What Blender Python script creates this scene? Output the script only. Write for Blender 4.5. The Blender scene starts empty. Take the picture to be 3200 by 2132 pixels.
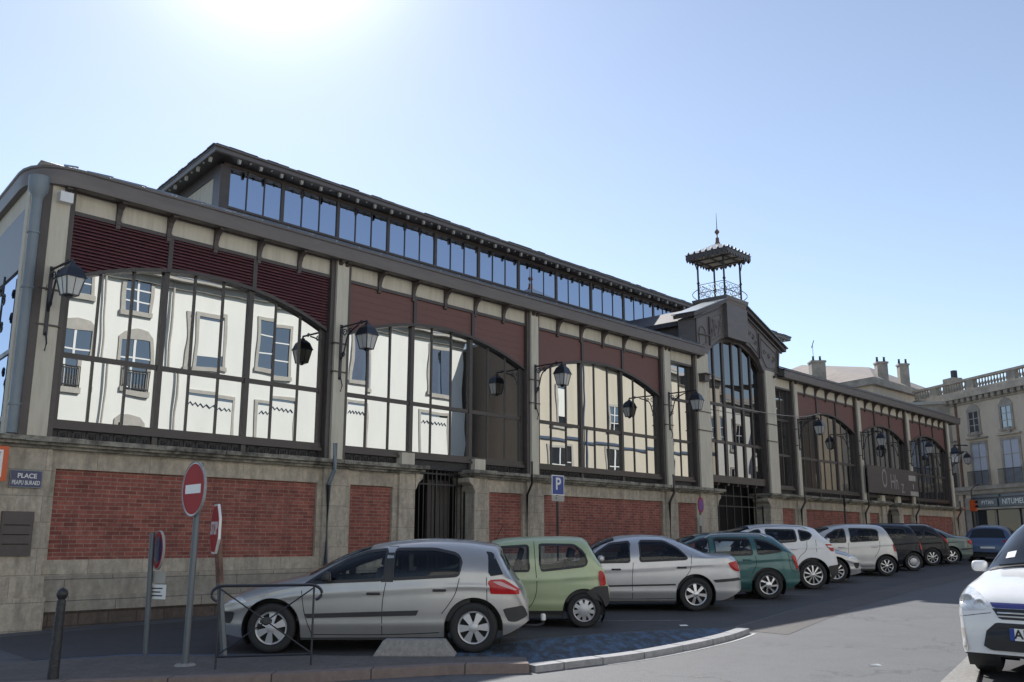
import bpy, bmesh, math, random
from mathutils import Vector, Matrix
random.seed(7)
PI = math.pi
S = bpy.context.scene
COL = S.collection
ORG = {}                      # world origin of things built in world coordinates

def gz(x, y):
    x = max(-30, min(62, x)); y = max(-12, min(18, y))
    return .02 + .018*(x-9) + .012*(y-9)

# ------------------------------------------------------------------ materials
def new_mat(name):
    m = bpy.data.materials.new(name); m.use_nodes = True
    nt = m.node_tree; nt.nodes.clear()
    out = nt.nodes.new('ShaderNodeOutputMaterial')
    return m, nt, out
def N(nt, t, **k):
    n = nt.nodes.new(t)
    for a, b in k.items():
        if a.startswith('i_'):
            n.inputs[a[2:].replace('_', ' ')].default_value = b
        else: setattr(n, a, b)
    return n
def L(nt, a, b): nt.links.new(a, b)
def c4(c): return (c[0], c[1], c[2], 1)
def ramp(nt, fac, stops):
    r = N(nt, 'ShaderNodeValToRGB'); el = r.color_ramp.elements
    while len(el) < len(stops): el.new(.5)
    for e, (p, c) in zip(el, stops): e.position = p; e.color = c4(c)
    L(nt, fac, r.inputs[0]); return r.outputs[0]
def pm(name, col, rough=.6, metal=0, var=.12, scale=4, bump=.0, bscale=60, coat=0, spec=.5, stretch=None, dirt=None, dirt_amt=.5, dscale=1.2):
    m, nt, out = new_mat(name)
    b = N(nt, 'ShaderNodeBsdfPrincipled', i_Roughness=rough, i_Metallic=metal)
    b.inputs['Coat Weight'].default_value = coat; b.inputs['Specular IOR Level'].default_value = spec
    b.inputs['Coat Roughness'].default_value = .04
    tc = N(nt, 'ShaderNodeTexCoord'); src = tc.outputs['Object']
    if stretch:
        mp = N(nt, 'ShaderNodeMapping'); mp.inputs['Scale'].default_value = stretch
        L(nt, src, mp.inputs[0]); s2 = mp.outputs[0]
    else: s2 = src
    n1 = N(nt, 'ShaderNodeTexNoise', i_Scale=scale, i_Detail=7, i_Roughness=.6); L(nt, s2, n1.inputs['Vector'])
    lo = [c*(1-var) for c in col]; hi = [min(1, c*(1+var)) for c in col]
    o = ramp(nt, n1.outputs[0], [(.3, lo), (.7, hi)])
    if dirt:
        n2 = N(nt, 'ShaderNodeTexNoise', i_Scale=dscale, i_Detail=9, i_Roughness=.7); L(nt, s2, n2.inputs['Vector'])
        r = ramp(nt, n2.outputs[0], [(.42, (0, 0, 0)), (.66, (dirt_amt,)*3)])
        mx = N(nt, 'ShaderNodeMix', data_type='RGBA'); L(nt, r, mx.inputs[0]); L(nt, o, mx.inputs[6]); mx.inputs[7].default_value = c4(dirt)
        o = mx.outputs[2]
    L(nt, o, b.inputs['Base Color'])
    if bump:
        n3 = N(nt, 'ShaderNodeTexNoise', i_Scale=bscale, i_Detail=6); L(nt, src, n3.inputs['Vector'])
        bp = N(nt, 'ShaderNodeBump', i_Strength=bump, i_Distance=.02); L(nt, n3.outputs[0], bp.inputs['Height'])
        L(nt, bp.outputs[0], b.inputs['Normal'])
    L(nt, b.outputs[0], out.inputs[0]); return m
def xz_vec(nt, plane='xz'):
    tc = N(nt, 'ShaderNodeTexCoord'); sp = N(nt, 'ShaderNodeSeparateXYZ'); L(nt, tc.outputs['Object'], sp.inputs[0])
    cb = N(nt, 'ShaderNodeCombineXYZ')
    if plane == 'xz':
        ad = N(nt, 'ShaderNodeMath', operation='ADD'); L(nt, sp.outputs[0], ad.inputs[0]); L(nt, sp.outputs[1], ad.inputs[1])
        L(nt, ad.outputs[0], cb.inputs[0]); L(nt, sp.outputs[2], cb.inputs[1])
    else: L(nt, sp.outputs[0], cb.inputs[0]); L(nt, sp.outputs[1], cb.inputs[1])
    return tc, cb.outputs[0]
def brick_mat(name, c1, c2, mortar, bw, bh, msize, rough=.85, plane='xz', var=.25, bump=.6, rot=0, stain=None, samt=.6, joint_soft=.1, stain2=None):
    m, nt, out = new_mat(name)
    b = N(nt, 'ShaderNodeBsdfPrincipled', i_Roughness=rough)
    tc, v = xz_vec(nt, plane)
    if rot:
        mp = N(nt, 'ShaderNodeMapping'); mp.inputs['Rotation'].default_value = (0, 0, rot); L(nt, v, mp.inputs[0]); v = mp.outputs[0]
    wn = N(nt, 'ShaderNodeTexNoise', i_Scale=2.2, i_Detail=3); L(nt, v, wn.inputs['Vector'])
    va = N(nt, 'ShaderNodeVectorMath', operation='SCALE'); va.inputs[3].default_value = .012; L(nt, wn.outputs['Color'], va.inputs[0])
    vb = N(nt, 'ShaderNodeVectorMath', operation='ADD'); L(nt, v, vb.inputs[0]); L(nt, va.outputs[0], vb.inputs[1]); v = vb.outputs[0]
    br = N(nt, 'ShaderNodeTexBrick'); L(nt, v, br.inputs['Vector'])
    br.inputs['Scale'].default_value = 1; br.inputs['Brick Width'].default_value = bw; br.inputs['Row Height'].default_value = bh
    br.inputs['Mortar Size'].default_value = msize; br.inputs['Mortar Smooth'].default_value = joint_soft
    br.inputs['Color1'].default_value = c4(c1); br.inputs['Color2'].default_value = c4(c2); br.inputs['Mortar'].default_value = c4(mortar)
    n1 = N(nt, 'ShaderNodeTexNoise', i_Scale=9, i_Detail=8, i_Roughness=.7); L(nt, tc.outputs['Object'], n1.inputs['Vector'])
    r = ramp(nt, n1.outputs[0], [(.25, (1-var,)*3), (.75, (1+var,)*3)])
    mx = N(nt, 'ShaderNodeMix', data_type='RGBA', blend_type='MULTIPLY'); mx.inputs[0].default_value = 1
    L(nt, br.outputs[0], mx.inputs[6]); L(nt, r, mx.inputs[7]); o = mx.outputs[2]
    if stain:
        mp = N(nt, 'ShaderNodeMapping'); mp.inputs['Scale'].default_value = (2.4, 2.4, .6) if plane == 'xz' else (.6, .6, .6)
        L(nt, tc.outputs['Object'], mp.inputs[0])
        n2 = N(nt, 'ShaderNodeTexNoise', i_Scale=1.6, i_Detail=10, i_Roughness=.72); L(nt, mp.outputs[0], n2.inputs['Vector'])
        r2 = ramp(nt, n2.outputs[0], [(.45, (0, 0, 0)), (.68, (samt,)*3)])
        m2 = N(nt, 'ShaderNodeMix', data_type='RGBA'); L(nt, r2, m2.inputs[0]); L(nt, o, m2.inputs[6]); m2.inputs[7].default_value = c4(stain); o = m2.outputs[2]
    if stain2:
        n4 = N(nt, 'ShaderNodeTexNoise', i_Scale=.9, i_Detail=11, i_Roughness=.78); L(nt, tc.outputs['Object'], n4.inputs['Vector'])
        r5 = ramp(nt, n4.outputs[0], [(.56, (0, 0, 0)), (.74, (.5,)*3)])
        m5 = N(nt, 'ShaderNodeMix', data_type='RGBA'); L(nt, r5, m5.inputs[0]); L(nt, o, m5.inputs[6]); m5.inputs[7].default_value = c4(stain2); o = m5.outputs[2]
    L(nt, o, b.inputs['Base Color'])
    n3 = N(nt, 'ShaderNodeTexNoise', i_Scale=70, i_Detail=5); L(nt, tc.outputs['Object'], n3.inputs['Vector'])
    mm = N(nt, 'ShaderNodeMath', operation='MULTIPLY_ADD'); mm.inputs[1].default_value = -1.0
    L(nt, br.outputs['Fac'], mm.inputs[0]); L(nt, n3.outputs[0], mm.inputs[2])
    bp = N(nt, 'ShaderNodeBump', i_Strength=bump, i_Distance=.008); L(nt, mm.outputs[0], bp.inputs['Height']); L(nt, bp.outputs[0], b.inputs['Normal'])
    L(nt, b.outputs[0], out.inputs[0]); return m
def asphalt_mat(name, col, patch, crack=.45, speck=.5, rough=.8, tint=None):
    m, nt, out = new_mat(name)
    b = N(nt, 'ShaderNodeBsdfPrincipled', i_Roughness=rough)
    tc = N(nt, 'ShaderNodeTexCoord'); v = tc.outputs['Object']
    n1 = N(nt, 'ShaderNodeTexNoise', i_Scale=.35, i_Detail=8, i_Roughness=.65); L(nt, v, n1.inputs['Vector'])
    o = ramp(nt, n1.outputs[0], [(.35, col), (.65, patch)])
    if tint:
        mp = N(nt, 'ShaderNodeMapping'); mp.inputs['Scale'].default_value = (1, 1, 1); mp.inputs['Rotation'].default_value = (0, 0, .8); L(nt, v, mp.inputs[0])
        mp2 = N(nt, 'ShaderNodeMapping'); mp2.inputs['Scale'].default_value = (3.5, .9, 1); L(nt, mp.outputs[0], mp2.inputs[0])
        nb = N(nt, 'ShaderNodeTexNoise', i_Scale=2.1, i_Detail=9, i_Roughness=.7); L(nt, mp2.outputs[0], nb.inputs['Vector'])
        r = ramp(nt, nb.outputs[0], [(.45, (0, 0, 0)), (.6, (.85,)*3)])
        mx = N(nt, 'ShaderNodeMix', data_type='RGBA'); L(nt, r, mx.inputs[0]); L(nt, o, mx.inputs[6]); mx.inputs[7].default_value = c4(tint); o = mx.outputs[2]
    n2 = N(nt, 'ShaderNodeTexNoise', i_Scale=130, i_Detail=2); L(nt, v, n2.inputs['Vector'])
    r2 = ramp(nt, n2.outputs[0], [(.3, (1-speck,)*3), (.7, (1+speck,)*3)])
    m1 = N(nt, 'ShaderNodeMix', data_type='RGBA', blend_type='MULTIPLY'); m1.inputs[0].default_value = 1; L(nt, o, m1.inputs[6]); L(nt, r2, m1.inputs[7]); o = m1.outputs[2]
    vo = N(nt, 'ShaderNodeTexVoronoi', feature='DISTANCE_TO_EDGE', i_Scale=.42)
    nw = N(nt, 'ShaderNodeTexNoise', i_Scale=2.5, i_Detail=6); L(nt, v, nw.inputs['Vector'])
    sc = N(nt, 'ShaderNodeVectorMath', operation='SCALE'); sc.inputs[3].default_value = .9; L(nt, nw.outputs['Color'], sc.inputs[0])
    ad = N(nt, 'ShaderNodeVectorMath', operation='ADD'); L(nt, v, ad.inputs[0]); L(nt, sc.outputs[0], ad.inputs[1]); L(nt, ad.outputs[0], vo.inputs['Vector'])
    r3 = ramp(nt, vo.outputs['Distance'], [(.0, (crack,)*3), (.018, (0, 0, 0))])
    nm = N(nt, 'ShaderNodeTexNoise', i_Scale=.5, i_Detail=2); L(nt, v, nm.inputs['Vector'])
    r4 = ramp(nt, nm.outputs[0], [(.48, (0, 0, 0)), (.56, (1, 1, 1))])
    ml = N(nt, 'ShaderNodeMix', data_type='RGBA', blend_type='MULTIPLY'); ml.inputs[0].default_value = 1; L(nt, r3, ml.inputs[6]); L(nt, r4, ml.inputs[7])
    m3 = N(nt, 'ShaderNodeMix', data_type='RGBA'); L(nt, ml.outputs[2], m3.inputs[0]); L(nt, o, m3.inputs[6]); m3.inputs[7].default_value = (.015, .015, .017, 1)
    ns = N(nt, 'ShaderNodeTexNoise', i_Scale=1.7, i_Detail=12, i_Roughness=.8); L(nt, v, ns.inputs['Vector'])
    rs_ = ramp(nt, ns.outputs[0], [(.38, (.88,)*3), (.5, (1,)*3), (.68, (1.07,)*3)])
    m4 = N(nt, 'ShaderNodeMix', data_type='RGBA', blend_type='MULTIPLY'); m4.inputs[0].default_value = 1; L(nt, m3.outputs[2], m4.inputs[6]); L(nt, rs_, m4.inputs[7])
    nk = N(nt, 'ShaderNodeTexVoronoi', i_Scale=.7); L(nt, v, nk.inputs['Vector'])
    rk = ramp(nt, nk.outputs['Distance'], [(.02, (.5,)*3), (.07, (0, 0, 0))])
    m6 = N(nt, 'ShaderNodeMix', data_type='RGBA'); L(nt, rk, m6.inputs[0]); L(nt, m4.outputs[2], m6.inputs[6]); m6.inputs[7].default_value = (.035, .034, .034, 1)
    L(nt, m6.outputs[2], b.inputs['Base Color'])
    bp = N(nt, 'ShaderNodeBump', i_Strength=.35, i_Distance=.006); L(nt, n2.outputs[0], bp.inputs['Height']); L(nt, bp.outputs[0], b.inputs['Normal'])
    L(nt, b.outputs[0], out.inputs[0]); return m
def mirror_mat(name, col, rough=.0, dark=(.02, .02, .02), mixv=.9, wob=.0):
    m, nt, out = new_mat(name)
    g = N(nt, 'ShaderNodeBsdfGlossy', i_Roughness=rough); g.inputs[0].default_value = c4(col)
    d = N(nt, 'ShaderNodeBsdfDiffuse'); d.inputs[0].default_value = c4(dark)
    mx = N(nt, 'ShaderNodeMixShader'); mx.inputs[0].default_value = mixv
    if wob:
        tc = N(nt, 'ShaderNodeTexCoord'); n = N(nt, 'ShaderNodeTexNoise', i_Scale=.8, i_Detail=1); L(nt, tc.outputs['Object'], n.inputs['Vector'])
        bp = N(nt, 'ShaderNodeBump', i_Strength=wob, i_Distance=.02); L(nt, n.outputs[0], bp.inputs['Height']); L(nt, bp.outputs[0], g.inputs['Normal'])
    L(nt, d.outputs[0], mx.inputs[1]); L(nt, g.outputs[0], mx.inputs[2]); L(nt, mx.outputs[0], out.inputs[0]); return m
def carglass_mat(name, tint, opaque=False):
    m, nt, out = new_mat(name)
    g = N(nt, 'ShaderNodeBsdfGlossy', i_Roughness=.02); g.inputs[0].default_value = (.9, .9, .9, 1)
    if opaque:
        t = N(nt, 'ShaderNodeBsdfDiffuse'); t.inputs[0].default_value = c4(tint)
    else:
        t = N(nt, 'ShaderNodeBsdfTransparent'); t.inputs[0].default_value = c4(tint)
    fr = N(nt, 'ShaderNodeFresnel', i_IOR=1.5)
    mx = N(nt, 'ShaderNodeMixShader'); L(nt, fr.outputs[0], mx.inputs[0]); L(nt, t.outputs[0], mx.inputs[1]); L(nt, g.outputs[0], mx.inputs[2]); L(nt, mx.outputs[0], out.inputs[0]); return m
def paint(name, col, metal=.35, rough=.38, coat=.8):
    return pm(name, col, rough=rough, metal=metal, var=.03, scale=2, coat=coat, bump=0, spec=.5 if coat > .5 else .25, dirt=[c*.8+.02 for c in col], dirt_amt=.5, dscale=2.5)

M = {}
M['stone'] = brick_mat('pale_stone', (.52, .455, .365), (.45, .395, .32), (.26, .225, .18), .95, .42, .004, stain=(.13, .115, .095), samt=.6, var=.3, bump=.7, stain2=(.52, .47, .38))
M['cornice'] = pm('weathered_cornice', (.32, .30, .25), rough=.9, var=.4, scale=6, bump=.8, bscale=30, dirt=(.04, .038, .034), dirt_amt=.95, dscale=2.2)
M['plinth'] = brick_mat('plinth_blocks', (.40, .355, .29), (.33, .30, .25), (.12, .11, .10), 1.6, .34, .006, stain=(.12, .11, .10), samt=.45)
M['plinth_dark'] = brick_mat('dark_footing', (.15, .11, .09), (.11, .085, .07), (.07, .055, .05), .5, .2, .012, stain=(.05, .045, .04), var=.35)
M['brick'] = brick_mat('red_brick', (.37, .115, .085), (.22, .062, .050), (.33, .25, .20), .245, .0705, .0065, stain=(.12, .05, .045), samt=.55, var=.34, bump=.8, stain2=(.42, .30, .24))
M['render'] = pm('cream_render', (.66, .61, .50), rough=.85, var=.08, scale=1.5, bump=.15, dirt=(.36, .32, .25), dirt_amt=.55, dscale=1.5, stretch=(5, 5, .5))
M['orn'] = pm('grey_brown_relief', (.17, .155, .145), rough=.6, var=.1)
M['steel'] = pm('brown_grey_steel', (.085, .070, .064), rough=.42, var=.12, scale=6, spec=.45)
M['frame'] = pm('dark_brown_frame', (.062, .050, .045), rough=.38, var=.1, scale=5)
M['gutter'] = pm('grey_gutter', (.15, .132, .124), rough=.45, metal=.1, var=.12, scale=3, stretch=(.5, .5, 3))
M['louver'] = pm('plum_louvers', (.15, .052, .062), rough=.5, var=.12, scale=5)
M['plum'] = pm('plum_panel', (.17, .078, .066), rough=.6, var=.07, scale=3, stretch=(.6, 1, 8), bump=.15, bscale=12)
M['iron'] = pm('cast_iron_black', (.022, .022, .025), rough=.5, var=.5, scale=22, bump=.8, bscale=18)
M['black'] = pm('black_paint', (.018, .018, .02), rough=.4, var=.15)
M['void'] = pm('dark_interior', (.012, .012, .013), rough=.9, var=.1)
M['zinc'] = pm('zinc_roof', (.23, .25, .27), rough=.38, metal=.55, var=.2, scale=1.5, stretch=(6, .3, 1))
M['slate'] = pm('slate_edge', (.06, .055, .06), rough=.7, var=.4, scale=10)
M['pipe'] = pm('blue_grey_pipe', (.19, .225, .25), rough=.45, var=.14, scale=4, stretch=(1, 1, .3))
M['mirror'] = mirror_mat('reflective_glazing', (.60, .61, .60), wob=.16)
M['mirror_dark'] = mirror_mat('reflective_glazing_dark', (.50, .50, .49), wob=.16)
M['mirror_portal'] = mirror_mat('portal_glazing', (.28, .28, .28), wob=.12)
M['cler'] = mirror_mat('clerestory_glazing', (.52, .59, .72))
M['lampglass'] = pm('frosted_lamp_glass', (.52, .52, .5), rough=.2, var=.05)
M['lampmetal'] = pm('navy_black_metal', (.02, .022, .032), rough=.35, var=.1)
M['asphalt'] = asphalt_mat('asphalt', (.100, .102, .108), (.110, .112, .118))
M['lane'] = asphalt_mat('dark_asphalt_and_shade', (.052, .053, .058), (.068, .068, .073), crack=.3)  # real dark asphalt under the white car, painted-in shade along the parked row
M['blueasph'] = asphalt_mat('blue_worn_asphalt', (.035, .045, .06), (.05, .062, .08), crack=.7, tint=(.085, .16, .27))
M['tar'] = asphalt_mat('tar_strip', (.075, .068, .066), (.095, .085, .082))
M['paving'] = brick_mat('paving_setts', (.135, .118, .108), (.12, .106, .10), (.085, .075, .07), .2, .1, .005, plane='xy', rot=.83, stain=(.07, .065, .06), var=.3)
M['kerb'] = brick_mat('granite_kerb', (.21, .16, .145), (.19, .15, .14), (.05, .045, .04), 1.0, 6, .008, plane='xy', rot=.87, var=.2)
M['kerb2'] = pm('grey_kerbstone', (.30, .30, .31), rough=.8, var=.2, scale=12, bump=.4)
M['concrete'] = pm('concrete', (.26, .25, .235), rough=.9, var=.2, scale=20, bump=.5)
M['linepaint'] = pm('worn_white_paint', (.55, .54, .5), rough=.7, var=.25, scale=12)
M['fadedline'] = pm('faded_line_paint', (.22, .22, .215), rough=.8, var=.4, scale=14)
M['bluepaint'] = pm('worn_blue_paint', (.06, .13, .25), rough=.7, var=.3, scale=9)
M['tyre'] = pm('tyre_rubber', (.022, .022, .023), rough=.75, var=.2, scale=20)
M['rim'] = pm('alloy_silver', (.62, .62, .63), rough=.28, metal=.75, var=.05)
M['hubcap'] = pm('plastic_hubcap', (.50, .50, .51), rough=.35, metal=.35, var=.05)
M['plastic'] = pm('black_plastic', (.03, .03, .032), rough=.55, var=.1)
M['carglass'] = carglass_mat('car_glass', (.74, .78, .78))
M['carglass_dark'] = carglass_mat('dark_car_glass', (.02, .024, .03), True)
M['privacy'] = carglass_mat('tinted_car_glass', (.32, .35, .37))
M['seat'] = pm('seat_fabric', (.05, .05, .055), rough=.9)
M['redlight'] = pm('red_lens', (.42, .004, .008), rough=.18, var=.25, scale=30, coat=.25, spec=.3)
M['pinklens'] = pm('pale_pink_lens', (.55, .30, .32), rough=.15, coat=.3)
M['clearlight'] = pm('clear_lens', (.72, .73, .75), rough=.12, metal=.1, var=.35, scale=9, coat=1)
M['white'] = pm('white_enamel', (.78, .78, .76), rough=.35, var=.03)
M['dullwhite'] = pm('dull_white_lettering', (.30, .29, .28), rough=.6)
M['red'] = pm('sign_red', (.38, .018, .022), rough=.55, var=.06, spec=.2)
M['blue'] = pm('sign_blue', (.02, .055, .28), rough=.3, var=.08)
M['navy'] = pm('enamel_navy', (.012, .02, .10), rough=.25, var=.08)
M['purple'] = pm('faded_sign_purple', (.16, .07, .28), rough=.45, var=.15)
M['greypost'] = pm('grey_post', (.12, .135, .15), rough=.4, var=.08, metal=.3)
M['rust'] = pm('rusty_post', (.17, .10, .075), rough=.8, var=.5, scale=8)
M['orange'] = pm('orange_enamel', (.62, .10, .02), rough=.4, var=.08)
M['shop'] = pm('shop_dark', (.03, .032, .045), rough=.4, var=.1)
M['house'] = pm('beige_render', (.62, .53, .415), rough=.9, var=.1, scale=1.2, dirt=(.25, .21, .17), dirt_amt=.45, stretch=(1, 1, .5), bump=.15)
M['houset'] = pm('beige_trim', (.36, .325, .275), rough=.85, var=.15, scale=3, dirt=(.13, .12, .11), dirt_amt=.5)
M['roofgrey'] = pm('grey_tan_roof', (.33, .28, .25), rough=.85, var=.15, scale=2, stretch=(.5, .5, 3))
M['shutter'] = pm('pale_blue_shutter', (.42, .45, .52), rough=.6, var=.06, scale=4)
M['paneglass'] = mirror_mat('house_window_glass', (.55, .6, .66), dark=(.02, .025, .035), mixv=.35)
M['whitewall'] = pm('white_render', (.79, .785, .74), rough=.9, var=.05, scale=.8, stretch=(1, 1, .4))
M['beigewall'] = pm('ochre_render', (.57, .515, .42), rough=.9, var=.07, scale=.8, stretch=(2, 1, .3))
M['brownwall'] = pm('brown_render', (.20, .16, .13), rough=.9, var=.15, scale=.7, stretch=(2, 1, .3))
M['trimgrey'] = pm('grey_stone_trim', (.42, .40, .36), rough=.9, var=.1)
M['blueshut'] = pm('slate_blue_shutter', (.06, .09, .15), rough=.5, var=.1)

# ------------------------------------------------------------------ mesh builder
class MB:
    def __init__(s): s.v = []; s.f = []; s.mi = []; s.m = 0
    def add(s, vs, fs):
        o = len(s.v); s.v += [tuple(p) for p in vs]
        for f in fs: s.f.append([i+o for i in f]); s.mi.append(s.m)
    def box(s, x0, y0, z0, x1, y1, z1):
        if x0 > x1: x0, x1 = x1, x0
        if y0 > y1: y0, y1 = y1, y0
        if z0 > z1: z0, z1 = z1, z0
        s.add([(x0,y0,z0),(x1,y0,z0),(x1,y1,z0),(x0,y1,z0),(x0,y0,z1),(x1,y0,z1),(x1,y1,z1),(x0,y1,z1)],
              [(3,2,1,0),(4,5,6,7),(0,1,5,4),(1,2,6,5),(2,3,7,6),(3,0,4,7)])
        return s
    def obox(s, T, x0, y0, z0, x1, y1, z1):          # box under a transform
        t = MB(); t.box(x0, y0, z0, x1, y1, z1); s.add([T @ Vector(p) for p in t.v], t.f); return s
    def prism(s, pts, ax, a, b):                      # 2D polygon extruded along an axis
        n = len(pts)
        def P(p, w):
            if ax == 'y': return (p[0], w, p[1])
            if ax == 'x': return (w, p[0], p[1])
            return (p[0], p[1], w)
        vs = [P(p, a) for p in pts]+[P(p, b) for p in pts]
        fs = [tuple(range(n)), tuple(range(2*n-1, n-1, -1))]+[(i, i+n, (i+1) % n+n, (i+1) % n) for i in range(n)]
        s.add(vs, fs); return s
    def tube(s, pts, r, seg=8, r2=None, cap=True):
        pts = [Vector(p) for p in pts]; rings = []
        up = Vector((0, 0, 1)); prev = None
        for i, p in enumerate(pts):
            d = (pts[min(i+1, len(pts)-1)]-pts[max(i-1, 0)]).normalized()
            a = d.cross(up if prev is None else prev.cross(d) if False else up)
            if a.length < 1e-3: a = d.cross(Vector((1, 0, 0)))
            a.normalize(); b = d.cross(a)
            rr = r if r2 is None else r+(r2-r)*i/(len(pts)-1)
            rings.append([p+a*math.cos(t*2*PI/seg)*rr+b*math.sin(t*2*PI/seg)*rr for t in range(seg)])
        vs = [q for rg in rings for q in rg]; fs = []
        for i in range(len(rings)-1):
            for j in range(seg): fs.append((i*seg+j, i*seg+(j+1) % seg, (i+1)*seg+(j+1) % seg, (i+1)*seg+j))
        if cap: fs += [tuple(range(seg))[::-1], tuple(range((len(rings)-1)*seg, len(rings)*seg))]
        s.add(vs, fs); return s
    def lathe(s, prof, seg=32, T=Matrix.Identity(4), closed=False):   # prof (r, z) about local z
        vs = []; n = len(prof)
        for i in range(seg):
            a = 2*PI*i/seg
            for (r, z) in prof: vs.append(T @ Vector((r*math.cos(a), r*math.sin(a), z)))
        fs = []
        for i in range(seg):
            k = (i+1) % seg
            for j in range(n-1 if not closed else n):
                j2 = (j+1) % n
                fs.append((i*n+j, k*n+j, k*n+j2, i*n+j2))
        s.add(vs, fs); return s
    def grid(s, rows):
        n = len(rows[0]); vs = [p for r in rows for p in r]
        s.add(vs, [(i*n+j, i*n+j+1, (i+1)*n+j+1, (i+1)*n+j) for i in range(len(rows)-1) for j in range(n-1)]); return s
    def build(s, name, mat, parent=None, smooth=False, angle=None, label=None):
        me = bpy.data.meshes.new(name)
        org = ORG.get(parent.name, None) if parent else None
        root = parent
        while root is not None and root.parent is not None: root = root.parent
        if root is not None and root.name in ORG:
            o = ORG[root.name]; vs = [(p[0]-o[0], p[1]-o[1], p[2]-o[2]) for p in s.v]
        else: vs = s.v
        me.from_pydata(vs, [], s.f)
        mats = mat if isinstance(mat, (list, tuple)) else [mat]
        for m in mats: me.materials.append(m)
        if len(mats) > 1: me.polygons.foreach_set('material_index', s.mi)
        bm = bmesh.new(); bm.from_mesh(me)
        bmesh.ops.remove_doubles(bm, verts=bm.verts, dist=1e-5)
        bmesh.ops.recalc_face_normals(bm, faces=bm.faces)
        if smooth:
            for f in bm.faces: f.smooth = True
            for e in bm.edges:
                if len(e.link_faces) == 2 and e.calc_face_angle(0) > math.radians(angle or 40): e.smooth = False
        bm.to_mesh(me); bm.free(); me.update()
        ob = bpy.data.objects.new(name, me); COL.objects.link(ob)
        if parent: ob.parent = parent
        if label: ob['label'] = label
        return ob
def tag(o, label, cat, group=None, kind=None):
    if label: o['label'] = label
    if cat: o['category'] = cat
    if group: o['group'] = group
    if kind: o['kind'] = kind
    return o
def thing(name, label, cat, loc=(0, 0, 0), rz=0, group=None, world=True):
    o = bpy.data.objects.new(name, None); COL.objects.link(o); o.location = loc; o.rotation_euler = (0, 0, rz)
    o.empty_display_size = .3
    if world: ORG[o.name] = loc
    return tag(o, label, cat, group)
def struct(o, label=None): o['kind'] = 'structure'; return o
def text_mesh(s, size, ext=.002, bold=0):
    cu = bpy.data.curves.new('txt', 'FONT'); cu.body = s; cu.size = size; cu.extrude = ext; cu.align_x = 'CENTER'; cu.align_y = 'CENTER'; cu.offset = bold
    ob = bpy.data.objects.new('txt', cu); COL.objects.link(ob)
    dg = bpy.context.evaluated_depsgraph_get(); dg.update()
    me = bpy.data.meshes.new_from_object(ob.evaluated_get(dg)); bpy.data.objects.remove(ob); bpy.data.curves.remove(cu)
    return me
def text(name, s, size, mat, parent, T, sx=1, sy=1, bold=0):  # T: matrix in parent's world, X right, Y up, Z normal
    me = text_mesh(s, size, bold=bold); me.materials.append(mat)
    root = parent
    while root is not None and root.parent is not None: root = root.parent
    o = ORG.get(root.name) if root else None
    TT = T @ Matrix.Diagonal((sx, sy, 1, 1))
    if o: TT = Matrix.Translation((-o[0], -o[1], -o[2])) @ TT
    me.transform(TT)
    ob = bpy.data.objects.new(name, me); COL.objects.link(ob)
    if parent: ob.parent = parent
    return ob
def frame_m(pos, az):      # sign frame: normal along azimuth az (deg), X = to the viewer's right, Y up
    a = math.radians(az); n = Vector((math.cos(a), math.sin(a), 0)); u = Vector((0, 0, 1)); x = u.cross(n)
    return Matrix(((x.x, u.x, n.x, pos[0]), (x.y, u.y, n.y, pos[1]), (x.z, u.z, n.z, pos[2]), (0, 0, 0, 1)))
def instance(src, name, parent, T):
    o = src.copy(); COL.objects.link(o); o.parent = parent; o.matrix_local = T; return o

# ------------------------------------------------------------------ ground
def sheet(poly, h, name, mat, thick=None):
    b = bmesh.new()
    vs = [b.verts.new((x, y, gz(x, y)+h)) for x, y in poly]; f = b.faces.new(vs)
    if f.normal.z < 0: f.normal_flip()
    b.normal_update()
    if f.normal.z < 0: f.normal_flip()
    if thick:
        r = bmesh.ops.extrude_face_region(b, geom=[f]); 
        for v in [g for g in r['geom'] if isinstance(g, bmesh.types.BMVert)]: v.co.z -= thick
    bmesh.ops.triangulate(b, faces=b.faces[:]); bmesh.ops.recalc_face_normals(b, faces=b.faces)
    me = bpy.data.meshes.new(name); b.to_mesh(me); b.free(); me.materials.append(mat)
    if not thick:
        for p in me.polygons: pass
    o = bpy.data.objects.new(name, me); COL.objects.link(o); struct(o); return o
xs = [-700, -30, -10, 0, 10, 20, 30, 40, 50, 62, 120, 700]; ys = [-700, -12, -4, 0, 4, 8, 12, 18, 60, 700]
g = MB(); g.grid([[(x, y, gz(x, y)) for x in xs] for y in ys]); struct(g.build('ground', M['asphalt']))

def curve_pts(p, n=8):      # Catmull-Rom through 2D points
    out = []
    for i in range(len(p)-1):
        p0, p1, p2, p3 = p[max(i-1, 0)], p[i], p[i+1], p[min(i+2, len(p)-1)]
        for k in range(n):
            t = k/n
            out.append(tuple(.5*((2*p1[a])+(-p0[a]+p2[a])*t+(2*p0[a]-5*p1[a]+4*p2[a]-p3[a])*t*t+(-p0[a]+3*p1[a]-3*p2[a]+p3[a])*t**3) for a in range(len(p1))))
    out.append(tuple(p[-1])); return out
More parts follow.
